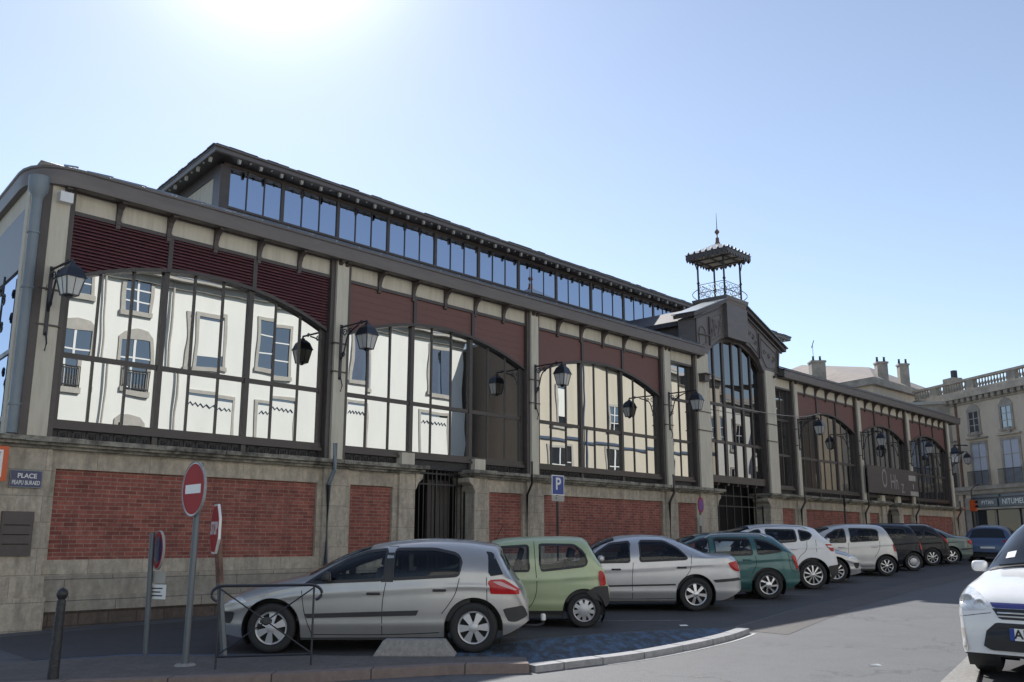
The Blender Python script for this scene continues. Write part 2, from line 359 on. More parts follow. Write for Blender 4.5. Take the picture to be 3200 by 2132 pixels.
# near left pavement: back edge against the parking lane, front edge a granite kerb
front = [(-6, 22.0), (2.2, 12.6), (4.0, 10.9), (5.68, 9.18), (6.72, 8.55), (7.67, 8.04), (8.36, 7.43)]
front = [(-12, 17.5), (1.5, 12.1), (4.0, 10.35), (5.68, 9.18), (6.72, 8.55), (7.67, 8.04), (8.36, 7.43)]
back = [(8.75, 7.83), (7.44, 9.47), (5.69, 11.57), (3.9, 12.3), (-12, 24)]
def inset(line, d):
    out = []
    for i, p in enumerate(line):
        a = Vector(line[max(i-1, 0)]); b = Vector(line[min(i+1, len(line)-1)]); t = (b-a).normalized()
        out.append((p[0]-t.y*d, p[1]+t.x*d))
    return out
kin = inset(front, .17)
sheet(front+kin[::-1], .105, 'kerb', M['kerb'], .35)
sheet(kin+back, .10, 'pavement', M['paving'], .3)
# low grey kerb strip running on along the road, made of separate stones
kl = curve_pts([(8.42, 7.40), (9.1, 7.28), (10.06, 7.12), (11.3, 7.12), (12.45, 7.22), (13.4, 7.42)], 10)
ki = inset(kl, .19)
seg = MB()
for i in range(0, len(kl)-1, 7):
    j = min(i+7, len(kl)-1)
    a = kl[i:j+1]; b = ki[i:j+1]
    for q in range(len(a)-1):
        e0 = .012 if q == 0 else 0; e1 = .012 if q == len(a)-2 else 0
        p0, p1 = Vector(a[q]), Vector(a[q+1]); q0, q1 = Vector(b[q]), Vector(b[q+1]); d = (p1-p0).normalized()
        P = [p0+d*e0, p1-d*e1, q1-d*e1, q0+d*e0]
        z0 = [gz(*p)-.05 for p in P]; z1 = [gz(*p)+.075 for p in P]
        seg.add([(p.x, p.y, z) for p, z in zip(P, z0)]+[(p.x, p.y, z) for p, z in zip(P, z1)], [(3,2,1,0),(4,5,6,7),(0,1,5,4),(1,2,6,5),(2,3,7,6),(3,0,4,7)])
struct(seg.build('kerb', M['kerb2']))
wl = inset(kl[14:], -.04); wl2 = inset(kl[14:], -.10)
sheet(wl+wl2[::-1], .004, 'road_marking', M['linepaint'])
sheet(ki+[(13.7, 8.2), (13.1, 8.5), (12.0, 9.0), (10.6, 9.4), (9.4, 9.3), (8.55, 9.25), (8.2, 8.55)], .004, 'painted_asphalt', M['blueasph'])
sheet([(5.2, 15.6), (5.0, 12.75), (6.1, 12.32), (7.45, 10.9), (8.25, 9.35), (9.4, 9.42), (10.6, 9.52), (12.0, 9.12), (13.1, 8.62), (13.9, 8.05), (18.0, 8.8), (24, 9.5), (33, 10.35), (41, 11.0), (50, 12.0), (52, 15.6)], .003, 'parking_lane', M['lane'])  # the hall's shade put into the colour as a darker sheet under the cars
sheet([(5.95, 11.45), (6.6, 10.75), (7.2, 10.9), (6.1, 12.3), (5.0, 12.7)], .005, 'road_marking', M['bluepaint'])
sheet([(12.5, 8.0), (13.9, 7.6), (18, 9.1), (24, 10.3), (34, 11.3), (33, 12.0), (24, 11.2), (17.5, 9.9)][0:0] or [(13.6, 6.9), (18.2, 7.9), (24, 8.75), (33, 9.6), (33, 10.3), (24, 9.45), (18, 8.75), (13.7, 7.9)], .004, 'road_patch', M['tar'])
for (a, b) in (((14.3, 9.2), (17.0, 12.2)), ((17.7, 9.5), (20.4, 12.5)), ((21.2, 9.9), (23.9, 12.9)), ((26.2, 10.2), (28.9, 13.2))):
    a = Vector(a); b = Vector(b); a, b = a, a+Vector((-.669, .743))*4.2
    n = Vector((.743, .669))*.03
    sheet([tuple(a-n), tuple(a+n), tuple(b+n), tuple(b-n)], .005, 'road_marking', M['fadedline'])
for (lx0, ly0, lb_) in ((13.55, 8.75, 'small white scrap of litter on the shaded asphalt behind the silver saloon'), (11.4, 4.75, 'crumpled white scrap of litter on the sunlit road near the white car')):
    z_ = gz(lx0, ly0)+.006; b = MB(); b.grid([[(lx0+.035*i, ly0+.02*j*(1+.4*i)-.03*i, z_+.008*((i*3+j*2) % 3)) for j in range(3)] for i in range(4)])
    tag(b.build('paper_scrap', M['white']), lb_, 'paper scrap')
# pavement on the right, in the sun
sheet([(13.1, 4.14), (9.9, 3.55), (6.0, 2.75), (6.1, 2.35), (9.9, 3.17), (12.35, 3.80)], .05, 'pavement', M['concrete'], .2)
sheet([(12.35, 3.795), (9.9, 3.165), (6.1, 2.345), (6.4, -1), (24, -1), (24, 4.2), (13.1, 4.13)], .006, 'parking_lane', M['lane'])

# ------------------------------------------------------------------ the market hall
Y0 = 16.4
hall = thing('market_hall', 'long market hall with brick base, arched iron and glass bays and raised clerestory', 'market hall', (29, 22, .5))
ED = Vector((math.cos(math.radians(82)), math.sin(math.radians(82)), 0))     # run of the left end wall
# masonry base
XL, XR = 5.2, 51.7
ZB = -.3
openings = [(14.38, 16.3), (27.6, 31.25), (41.9, 43.3)]
panels = [(6.46, 11.75), (12.6, 13.78), (16.88, 18.12), (18.95, 24.5), (25.35, 26.45), (32.3, 33.3), (34.17, 39.25), (40.2, 41.2), (44.0, 45.0), (45.84, 50.6)]
st = MB(); pl = MB(); pd = MB(); co = MB()
yf = 16.30
def stone_run(x0, x1):
    xs = x0
    for (a, b) in panels:
        if a >= x0 and b <= x1:
            st.box(xs, yf, .9, a, 16.9, 2.95)
            st.box(a, yf, 2.64, b, 16.9, 2.95); st.box(a, yf, .9, b, 16.9, 1.15)
            for (q0, q1) in ((a, a+.09), (b-.09, b)): pass
            xs = b
    st.box(xs, yf, .9, x1, 16.9, 2.95)
    pl.box(x0-.02, yf-.06, .57, x1+.02, 16.9, .9)
    pl.box(x0-.04, yf-.12, .33, x1+.04, 16.9, .57)
    pd.box(x0-.02, yf-.08, ZB, x1+.02, 16.9, .33)
edges = [XL]+[e for o in openings for e in o]+[XR]
for i in range(0, len(edges), 2):
    x0, x1 = edges[i], edges[i+1]
    stone_run(x0, x1)
    # cornice: stacked mouldings, a little broken along its length
    co.box(x0-.10, 16.18, 2.95, x1+.10, 16.95, 3.0)
    co.box(x0-.18, 16.08, 3.0, x1+.18, 16.95, 3.05)
    x = x0-.24
    while x < x1+.24-.05:
        w = min(random.uniform(.7, 1.2), x1+.24-x); d = random.uniform(-.015, .015)
        co.box(x, 16.0+d, 3.05+random.uniform(-.004, .004), x+w-.006, 16.95, 3.135+random.uniform(-.012, .006)); x += w
st.build('stone_base', M['stone'], hall); pl.build('plinth', M['plinth'], hall); pd.build('footing', M['plinth_dark'], hall)
co.build('cornice', M['cornice'], hall)
for (a, b) in panels:
    MB().box(a-.01, 16.37, 1.14, b+.01, 16.8, 2.65).build('brick_panel', M['brick'], hall)
# piers that stand proud of the base
for (a, b) in ((5.16, 6.36), (11.86, 12.5), (18.22, 18.86), (24.62, 25.25), (33.42, 34.06), (39.36, 39.98), (45.1, 45.72), (50.72, 51.75), (13.92, 14.38), (16.3, 16.76), (26.6, 27.6), (31.25, 32.15), (41.4, 41.9), (43.3, 43.8)):
    pr = MB(); pr.box(a, 16.23, .9, b, 16.31, 2.95); pr.box(a-.03, 16.16, .57, b+.03, 16.24, .9); pr.box(a-.05, 16.10, ZB, b+.05, 16.17, .57); pr.build('stone_pier', M['stone'], hall)
for xc, sg in ((14.38, 1), (16.3, -1), (27.6, 1), (31.25, -1), (41.9, 1), (43.3, -1)):
    pts = [(xc, 2.6), (xc, 2.95), (xc+sg*.22, 2.95), (xc+sg*.2, 2.85), (xc+sg*.08, 2.76)]
    pr = MB(); pr.prism(pts, 'y', 16.2, 16.8); pr.build('corbel', M['stone'], hall)
# end wall masonry (left), running back along ED
el = MB()
def endbox(mb, z0, z1, off, s0=0, s1=14, th=.3, xu=None):
    nrm = Vector((-ED.y, ED.x, 0))
    p = Vector((5.62 if z0 > 3.05 else XL, 16.35, 0))+nrm*off
    a = p+ED*s0; b = p+ED*s1; c = b-nrm*th; d = a-nrm*th
    mb.add([(q.x, q.y, z) for z in (z0, z1) for q in (a, b, c, d)], [(3,2,1,0),(4,5,6,7),(0,1,5,4),(1,2,6,5),(2,3,7,6),(3,0,4,7)])
endbox(el, .9, 2.95, .0); el.build('end_wall_base', M['stone'], hall)
e2 = MB(); endbox(e2, ZB, .9, .06); e2.build('plinth', M['plinth'], hall)
e3 = MB(); endbox(e3, 2.96, 3.13, .22, -.1); e3.build('cornice', M['cornice'], hall)

# pilasters
def pilaster(x0, x1, z1=7.25, z0=3.1):
    b = MB(); b.box(x0, 16.21, z0, x1, 16.9, z1); b.build('pilaster', M['render'], hall)
pils = [(5.90, 6.22), (11.98, 12.29), (18.38, 18.66), (24.73, 25.07), (26.66, 27.38), (31.4, 32.08), (33.66, 33.89), (39.53, 39.8), (45.19, 45.46), (50.74, 51.0)]
for a, b in pils: pilaster(a, b, 7.62 if (a in (26.66, 31.4)) else 7.55)
# steel posts either side of each pilaster and collars
for i, (a, b) in enumerate(pils):
    for k, (q0, q1) in enumerate(((a-.11, a), (b, b+.11))):
        if i == 0 and k == 0: continue
        pb = MB(); pb.box(q0, 16.27, 3.12, q1, 16.9, 7.5); pb.build('steel_post', M['steel'], hall)
    for z in (5.0, 5.62):
        pb = MB(); pb.box(a-.04, 16.185, z, b+.04, 16.28, z+.03); pb.build('collar', M['steel'], hall)

# glazed bays
ARCH_S, ARCH_T = 5.92, 6.52
def bay(x0, x1, kind, glass, transoms=(4.55,), louver=False, arch=True, nsub=3, nthird=3, ztop=7.08, sill=3.47):
    yg = 16.455
    W = x1-x0; xc = (x0+x1)/2; hw = W/2
    R = (hw*hw+(ARCH_T-ARCH_S)**2)/(2*(ARCH_T-ARCH_S))
    az = (lambda x: ARCH_T-R+math.sqrt(max(R*R-(x-xc)**2, 0))) if arch else (lambda x: ztop-.06)
    fr = MB()
    fr.box(x0, 16.37, sill-.12, x1, 16.55, sill)                      # sill rail
    fr.box(x0, 16.33, sill-.16, x1, 16.50, sill-.10)
    main = [x0+W*i/nthird for i in range(1, nthird)]
    for z in transoms: fr.box(x0, 16.42, z, x1, 16.50, z+.09)
    for x in main:
        fr.box(x-.05, 16.395, 3.14, x+.05, 16.50, ztop if not arch else 7.1)
    if arch:
        for x in main: fr.box(x-.046, 16.325, az(x)-.03, x+.046, 16.42, 7.1)
    thin = []
    for i in range(nthird):
        for k in range(1, nsub): thin.append(x0+W*(i+k/nsub)/nthird)
    for x in thin: fr.box(x-.021, 16.432, sill, x+.021, 16.49, az(x)+.02)
    for x in (x0+.045, x1-.045): fr.box(x-.045, 16.405, sill-.1, x+.045, 16.54, 7.1)
    # arch rim
    if arch:
        n = 30; pts = [x0+W*i/n for i in range(n+1)]
        rows = []
        for (dy, dz) in ((16.33, -.035), (16.33, .035), (16.52, .035), (16.52, -.035), (16.33, -.035)):
            rows.append([(x, dy, az(x)+dz) for x in pts])
        fr.grid(rows)
    w = fr.build('window_frame', M['frame'], hall)
    # panes, each tipped a touch differently
    gl = MB(); cols = sorted([x0]+main+thin+[x1]); zs = [sill-.02]+[t+.05 for t in transoms]+[None]
    for a, b in zip(cols[:-1], cols[1:]):
        for k in range(len(zs)-1):
            z0 = zs[k]; tilt = random.uniform(-.005, .005); tz = random.uniform(-.004, .004)
            m = 4 if zs[k+1] is None and arch else 1
            xa = [a+(b-a)*i/m for i in range(m+1)]
            top = [(az(x)+.01) if zs[k+1] is None else zs[k+1] for x in xa]
            zr = top[0] if m == 1 else max(top)
            lower = [(x, yg+tilt*(x-(a+b)/2), z0) for x in xa]
            upper = [(x, yg+tilt*(x-(a+b)/2)+tz*(t-z0), t) for x, t in zip(xa, top)]
            gl.grid([lower, upper])
    gl.build('window_glass', glass, w)
    if arch:
        n = 30; xs_ = [x0+W*i/n for i in range(n+1)]
        if louver:
            lv = MB()
            lv.box(x0, 16.50, 5.9, x1, 16.56, 7.1) if False else None
            z = 5.98
            while z < 7.06:
                dx = R*R-(z+.01-(ARCH_T-R))**2
                ex = math.sqrt(dx) if dx > 0 and z+.01 < ARCH_T else 0
                segs = [(x0, x1)] if ex <= 0 else [(x0, xc-ex), (xc+ex, x1)]
                for (a, b) in segs:
                    if b-a > .05:
                        lv.add([(a, 16.335, z), (b, 16.335, z), (b, 16.335, z+.012), (a, 16.335, z+.012), (a, 16.40, z+.05), (b, 16.40, z+.05), (b, 16.40, z+.062), (a, 16.40, z+.062)],
                               [(3,2,1,0),(0,1,5,4),(1,2,6,5),(2,3,7,6),(3,0,4,7),(4,5,6,7)])
                z += .0625
            lo = lv.build('louver_panel', M['louver'], hall)
            bk = MB(); bk.grid([[(x, 16.43, az(x)) for x in xs_], [(x, 16.43, 7.1) for x in xs_]]); bk.build('louver_backing', M['void'], lo)
        else:
            sp = MB()
            sp.grid([[(x, 16.37, az(x)+.02) for x in xs_], [(x, 16.37, 7.1) for x in xs_]])
            sp.grid([[(x, 16.44, az(x)+.02) for x in xs_], [(x, 16.44, 7.1) for x in xs_]])
            sp.grid([[(x, 16.37, az(x)+.02) for x in xs_], [(x, 16.44, az(x)+.02) for x in xs_]])
            for z in ([6.1+.16*i for i in range(6)] if x0 < 13 else []):
                for k in range(n):
                    if az(xs_[k])+.03 < z and az(xs_[k+1])+.03 < z: sp.box(xs_[k], 16.364, z, xs_[k+1], 16.3695, z+.006)
            sp.build('spandrel_panel', M['plum'], hall)
    # cast iron apron
    ap = MB(); ap.box(x0, 16.44, 3.1, x1, 16.5, sill-.15); a_ = ap.build('apron_panel', M['iron'], hall)
    return w
louv = True
bays = [(6.35, 11.85, M['mirror'], True), (12.42, 18.25, M['mirror'], False), (18.79, 24.6, M['mirror'], False),
        (34.02, 39.4, M['mirror_dark'], False), (39.93, 45.06, M['mirror_dark'], False), (45.59, 50.61, M['mirror_dark'], False)]
for x0, x1, gm, lv in bays: bay(x0, x1, 0, gm, louver=lv)
for x0, x1, gm in ((25.2, 26.53, M['mirror']), (32.21, 33.53, M['mirror_dark'])):
    bay(x0, x1, 0, gm, transoms=(4.55, 5.88), arch=False, nsub=2, nthird=1)
# cast iron lattice work in front of the aprons
def lattice(x0, x1):
    b = MB(); n = max(2, round((x1-x0)/.24)); w = (x1-x0)/n
    for i in range(n):
        a = x0+i*w
        for (p, q, r, s) in ((a+.03, 3.15, a+w-.03, 3.168), (a+.03, 3.27, a+w-.03, 3.288), (a+.03, 3.15, a+.048, 3.288), (a+w-.048, 3.15, a+w-.03, 3.288)):
            b.box(p, 16.425, q, r, 16.44, s)
        c = Vector((a+w/2, 16.43, 3.219)); rr = .035
        b.tube([(c.x+rr*math.cos(t*PI/4), c.y, c.z+rr*math.sin(t*PI/4)) for t in range(9)], .008, 5, cap=False)
    b.build('iron_lattice', M['black'], hall)
for x0, x1 in ((6.45, 8.15), (8.25, 10.0), (10.1, 11.8), (12.5, 13.9), (16.8, 18.2), (18.9, 20.6), (20.8, 22.6), (22.8, 24.5), (34.1, 35.8), (36, 37.5), (37.7, 39.3), (40, 41.3), (43.9, 45), (45.7, 47.2), (47.4, 48.9), (49.1, 50.5)): lattice(x0, x1)
# cream blocks above the small gates
for a, b in ((13.98, 14.36), (16.32, 16.68), (41.5, 41.88), (43.32, 43.7)): MB().box(a, 16.24, 3.12, b, 16.47, 3.42).build('lintel_block', M['render'], hall)

# frieze, brackets, gutter
fz = MB(); fb = MB()
spans = [(6.22, 11.98), (12.29, 18.38), (18.66, 24.73), (25.07, 26.66), (32.08, 33.66), (33.89, 39.53), (39.8, 45.19), (45.46, 50.74)]
for a, b in spans:
    MB().box(a, 16.36, 7.15, b, 16.6, 7.6).build('frieze', M['render'], hall); MB().box(a, 16.32, 7.08, b, 16.6, 7.15).build('frieze_rail', M['steel'], hall)
br = MB()
prof = [(16.37, 7.00), (16.32, 7.02), (16.30, 7.10), (16.31, 7.18), (16.29, 7.26), (16.24, 7.36), (16.16, 7.42), (16.10, 7.44), (16.10, 7.49), (16.37, 7.49)]
br.prism(prof, 'x', -.042, .042); br.box(-.052, 16.09, 7.44, .052, 16.2, 7.48); br.box(-.052, 16.29, 7.09, .052, 16.33, 7.16)
brack = br.build('bracket', M['steel']); 
bx = []
for a, b in spans:
    n = 6 if b-a > 3 else 1
    ext = [a-.06, b+.06]
    for i in range(n+1): bx.append(a-.07+(b-a+.14)*i/n)
bx = [x for x in bx if not (26.2 < x < 26.5)]
first = True
for x in bx:
    if first:
        brack.parent = hall; brack.matrix_local = Matrix.Translation((x-29, -22, -.5)); first = False
    else: instance(brack, 'bracket', hall, Matrix.Translation((x-29, -22, -.5)))
def sweep(prof, path, mb):      # prof: (offset outward, z); path 2D points with outward on the right-hand side
    rows = []
    n = len(path)
    for i, p in enumerate(path):
        a = Vector(path[max(i-1, 0)]); b = Vector(path[min(i+1, n-1)]); t = (b-a).normalized(); o = Vector((t.y, -t.x))
        if 0 < i < n-1:
            t1 = (Vector(p)-a).normalized(); o1 = Vector((t1.y, -t1.x)); o = o/max(.5, o.dot(o1))
        rows.append([(p[0]+o.x*d, p[1]+o.y*d, z) for d, z in prof])
    mb.grid(rows)
corner = Vector((5.68, 16.2))
cpath = []
e2d = Vector((ED.x, ED.y))
for s in (16, 8, 3, 1.2): cpath.append(tuple(corner+e2d*s))
c1_, c2_ = corner+e2d*.7, corner+Vector((.7, 0))
for k in range(7):
    t = k/6; q = c1_*(1-t)**2+corner*2*t*(1-t)+c2_*t*t; cpath.append(tuple(q))
LP = cpath+[(26.85, 16.2)]
RP = [(32.5, 16.2), (52.2, 16.2), (52.2, 28)]
gp = [(-.08, 7.50), (.16, 7.47), (.185, 7.48), (.19, 7.52), (.20, 7.60), (.20, 7.74), (.225, 7.76), (.225, 7.80), (.17, 7.81), (.0, 7.80)]
sf = [(-.45, 7.60), (-.1, 7.60), (-.1, 7.47)]
for P_ in (LP, RP):
    b = MB(); sweep(gp, P_, b); b.build('gutter', M['gutter'], hall, True, 50)
    b = MB(); sweep(sf, P_, b); b.build('soffit', M['steel'], hall)
# lower roof slopes with standing seams
CE = Vector((12.0, 21.4))          # clerestory corner
rf = MB(); zr0, zr1 = 7.82, 9.99
def rp(x, y, z): return (x, y, z)
lowc = corner+Vector((.0, -.05))
rf.add([(5.62, 16.1, zr0), (26.9, 16.1, zr0), (26.9, 21.45, zr1), (12.0, 21.45, zr1)], [(0, 1, 2, 3)])
rf.add([(26.9, 16.9, zr0+.3), (32.4, 16.9, zr0+.3), (32.4, 21.45, zr1), (26.9, 21.45, zr1)], [(0, 1, 2, 3)])
rf.add([(32.4, 16.1, zr0), (52.2, 16.1, zr0), (42.4, 21.45, zr1), (32.4, 21.45, zr1)], [(0, 1, 2, 3)])
eb = corner+e2d*14
rf.add([(5.62, 16.1, zr0), (12.0, 21.45, zr1), (12.0+ED.x*9, 21.45+ED.y*9, zr1), (eb.x, eb.y, zr0)], [(0, 1, 2, 3)])
rf.add([(52.2, 16.1, zr0), (42.4, 21.45, zr1), (42.4, 30, zr1), (52.2, 30, zr0)], [(0, 1, 2, 3)])
sm = rf
def seamline(xa, xb, step=.62):
    x = xa
    while x < xb:
        y1 = 21.45 if x > 12 else 16.1+(x-5.62)*(5.35/6.38)
        z1 = zr0+(y1-16.1)*(zr1-zr0)/5.35
        if y1 > 16.4:
            sm.add([(x-.02, 16.02, zr0+.0), (x+.02, 16.02, zr0), (x+.02, 16.02, zr0+.035), (x-.02, 16.02, zr0+.035), (x-.02, y1, z1), (x+.02, y1, z1), (x+.02, y1, z1+.035), (x-.02, y1, z1+.035)],
                   [(3,2,1,0),(4,5,6,7),(0,1,5,4),(1,2,6,5),(2,3,7,6),(3,0,4,7)])
        x += step
seamline(6.2, 26.8); seamline(32.8, 50)
sm.build('lower_roof', M['zinc'], hall)
# left end facade above the base
ew = MB(); endbox(ew, 7.1, 7.6, .0); ew.build('frieze', M['render'], hall)
ew = MB(); endbox(ew, 3.1, 7.1, -.02, .15, 14, .08); ew.build('window_glass', M['cler'], hall)
ew = MB()
for s in (.2, 2.6, 5.0, 7.4): endbox(ew, 3.1, 7.1, .0, s, s+.12, .1)
for z in (3.4, 4.55): endbox(ew, z, z+.08, .0, .2, 14, .1)
endbox(ew, 6.0, 7.1, .01, .2, 14, .1)
ew.build('window_frame', M['frame'], hall)
ew = MB(); endbox(ew, 3.12, 7.5, .03, .0, .24, .3); ew.build('pilaster', M['render'], hall)
# iron scroll ornament at the left corner
sc_ = MB(); nrm = Vector((-ED.y, ED.x, 0))
for s, z, r in ((.9, 5.55, .13), (1.15, 5.3, .12), (.85, 5.05, .12), (1.2, 5.75, .1), (1.0, 4.1, .13), (1.3, 4.35, .1)):
    c = Vector((5.62, 16.35, z))+ED*s+nrm*.08
    sc_.tube([c+ED*(r*(1-k/30)*math.cos(k*PI/8))+Vector((0, 0, r*(1-k/30)*math.sin(k*PI/8))) for k in range(20)], .016, 5)
sc_.tube([Vector((5.62, 16.35, 3.2))+ED*1.0+nrm*.08, Vector((5.62, 16.35, 6.0))+ED*1.0+nrm*.08], .02, 5)
sc_.build('iron_scrollwork', M['black'], hall)
# right end facade
rw = MB(); rw.box(51.0, 16.4, 3.1, 51.6, 30, 7.6); rw.build('end_wall', M['render'], hall)
rw = MB(); rw.box(51.0, 16.4, ZB, 51.68, 30, 3.1); rw.build('end_wall', M['stone'], hall)

# downpipes
dp = MB(); dp.tube([(5.62, 16.08, 3.15), (5.62, 16.08, 7.2)], .085, 16); dp.lathe([(.085, 7.08), (.10, 7.16), (.15, 7.24), (.165, 7.36), (.165, 7.50), (.1, 7.50)], 20, Matrix.Translation((5.62, 16.08, 0)))
for z in (3.6, 5.55, 6.5): dp.lathe([(.086, z), (.10, z), (.10, z+.04), (.086, z+.04)], 16, Matrix.Translation((5.62, 16.08, 0)))
dp.build('downpipe', M['pipe'], hall, True)
dp = MB(); dp.box(5.76, 16.2, 3.15, 5.9, 16.6, 7.5); dp.build('steel_post', M['steel'], hall)
for x, r, m_, zt_ in ((11.92, .05, 'pipe', 3.1), (18.12, .03, 'black', 3.1), (24.66, .04, 'steel', 3.1), (33.5, .04, 'steel', 3.1), (39.4, .04, 'steel', 3.1), (45.15, .04, 'steel', 3.1), (50.9, .04, 'steel', 3.1)):
    b = MB(); b.tube([(x, 15.98, zt_+.35), (x, 15.98, 2.9), (x, 16.15, 2.6), (x, 16.15, .9), (x, 16.04, .6), (x, 16.04, .2)], r, 10)
    b.build('downpipe', M[m_], hall, True)

# small gates
def gate(x0, x1, ztop, nb, midbars, name='gate'):
    vo = MB(); vo.box(x0-1.5, 17.6, ZB, x1+2.6, 17.7, ztop+.3); vo.box(x0-.05, 16.5, ztop, x1+.05, 17.1, ztop+.1); vo.build('doorway', M['void'], hall)
    b = MB()
    for i in range(nb+1):
        x = x0+(x1-x0)*i/nb; w = .022 if i in (0, nb, nb//2) else .011
        b.box(x-w, 16.55, gz(x, 16)-.05, x+w, 16.55+2*w, ztop)
    for z in midbars: b.box(x0, 16.54, z, x1, 16.59, z+.035)
    b.box((x0+x1)/2+.05, 16.5, 1.15, (x0+x1)/2+.12, 16.56, 1.3)
    return b.build(name, M['greypost'] if False else M['black'], hall)
gate(14.38, 16.3, 3.33, 14, (.35, 1.2, 2.75, 3.0, 3.28))
gate(41.9, 43.3, 3.33, 10, (.9, 1.6, 2.75, 3.0, 3.28))
dl = MB(); dl.box(15.35, 16.9, .2, 16.1, 16.95, 2.9); dl.build('door_panel', M['steel'], hall)

# ---- portal
px0, px1 = 27.38, 31.4; pc = 29.39
def parch(x):
    pts = [(27.38, 7.45), (27.75, 7.95), (28.3, 8.25), (28.95, 8.44), (29.83, 8.44), (30.5, 8.25), (31.05, 7.95), (31.4, 7.45)]
    for (a, za), (b, zb) in zip(pts[:-1], pts[1:]):
        if a <= x <= b: return za+(zb-za)*(x-a)/(b-a)
    return 7.4
fr = MB()
cols = [px0+.08+(px1-px0-.16)*i/6 for i in range(7)]
for i, x in enumerate(cols):
    w = .075 if i in (0, 2, 4, 6) else .045
    fr.box(x-w*.9, 16.43, 3.3, x+w*.9, 16.62, parch(x)+.02)
for z in (4.72, 6.0): fr.box(px0, 16.44, z, px1, 16.6, z+.1)
fr.box(px0, 16.36, 3.38, px1, 16.7, 3.62); fr.box(px0, 16.44, 7.0, px0+.25, 16.6, 7.5)
n = 28; xs_ = [px0+(px1-px0)*i/n for i in range(n+1)]
fr.grid([[(x, dy, parch(x)+dz) for x in xs_] for dy, dz in ((16.38, -.09), (16.38, .06), (16.6, .06), (16.6, -.09), (16.38, -.09))])
pw = fr.build('portal_window_frame', M['frame'], hall)
gl = MB()
for a, b in zip(cols[:-1], cols[1:]):
    for z0, z1 in ((3.6, 4.77), (4.77, 6.05), (6.05, None)):
        t = random.uniform(-.006, .006)
        za, zb = (z1, z1) if z1 else (parch(a), parch(b))
        gl.add([(a, 16.475-t, z0), (b, 16.475+t, z0), (b, 16.475+t, zb), (a, 16.475-t, za)], [(0, 1, 2, 3)])
gl.build('window_glass', M['mirror_portal'], pw)
vo = MB(); vo.box(26, 17.3, ZB, 34.5, 17.4, 3.5); vo.build('doorway', M['void'], hall)
b = MB()
for i in range(8):
    x = 27.62+(3.6)*i/7
    b.box(x-.02, 16.5, gz(x, 16)-.05, x+.02, 16.54, 3.4)
for z in (1.0, 2.6, 2.95): b.box(27.6, 16.49, z, 31.25, 16.53, z+.035)
b.build('gate', M['black'], hall)
pg = MB()
for k in range(6): pg.box(28.05+.12*k+(.08 if k > 2 else 0), 17.24, 2.05, 28.10+.12*k+(.08 if k > 2 else 0), 17.27, 2.35)
pg.build('door_poster', M['linepaint'], hall)
# pediment
pe = MB()
outer = [(26.7, 7.62), (26.7, 8.82), (28.64, 9.66), (30.06, 9.66), (32.75, 8.6), (32.55, 7.62)]
inner = [(31.4, 7.5), (31.05, 8.0), (30.5, 8.32), (29.83, 8.5), (28.95, 8.5), (28.3, 8.32), (27.75, 8.0), (27.38, 7.5)]
# build the ring as quads between outer and inner outlines
oL = [(26.7, 7.62), (26.7, 8.2), (26.7, 8.82), (27.67, 9.24), (28.64, 9.66)]; iL = [(27.38, 7.5), (27.55, 7.75), (27.75, 8.0), (28.3, 8.32), (28.95, 8.5)]
oR = [(30.06, 9.66), (31.4, 9.15), (32.75, 8.6), (32.65, 8.1), (32.55, 7.62)]; iR = [(29.83, 8.5), (30.5, 8.32), (31.05, 8.0), (31.2, 7.75), (31.4, 7.5)]
for O, I in ((oL, iL), ([oL[-1], oR[0]], [iL[-1], iR[0]]), (oR, iR)):
    for y in (16.26, 16.9): pe.grid([[(p[0], y, p[1]) for p in O], [(p[0], y, p[1]) for p in I]])
    pe.grid([[(p[0], y, p[1]) for p in O] for y in (16.26, 16.9)]); pe.grid([[(p[0], y, p[1]) for p in I] for y in (16.26, 16.9)])
pe.grid([[(26.7, y, 7.62) for y in (16.26, 16.9)], [(27.38, y, 7.5) for y in (16.26, 16.9)]])
pe.build('pediment', M['gutter'], hall)
# raking mouldings and coping
mo = MB()
def bar(mb, a, b, y0, y1, t):
    a = Vector(a); b = Vector(b); d = (b-a).normalized(); n = Vector((-d.y, d.x))*t
    mb.prism([tuple(a), tuple(b), tuple(b+n), tuple(a+n)], 'y', y0, y1)
bar(mo, (26.5, 8.80), (28.64, 9.66), 16.12, 16.95, .12); bar(mo, (26.72, 8.72), (28.64, 9.48), 16.2, 16.27, .05)
bar(mo, (30.06, 9.62), (32.98, 8.52), 16.12, 16.95, .12); bar(mo, (30.1, 9.46), (32.8, 8.44), 16.2, 16.27, .05)
bar(mo, (26.75, 8.25), (27.6, 8.30), 16.2, 16.27, .04)
for (x, z0, z1) in ((26.76, 7.65, 8.75), (27.62, 7.98, 8.98), (31.1, 8.0, 8.95), (32.5, 7.7, 8.5)): mo.box(x-.03, 16.21, z0, x+.03, 16.27, z1)
mo.build('pediment_moulding', M['steel'], hall)
cpg = MB(); bar(cpg, (26.45, 8.93), (28.64, 9.80), 16.05, 17.0, .03); bar(cpg, (30.06, 9.76), (33.05, 8.64), 16.05, 17.0, .03); cpg.build('coping', M['zinc'], hall)
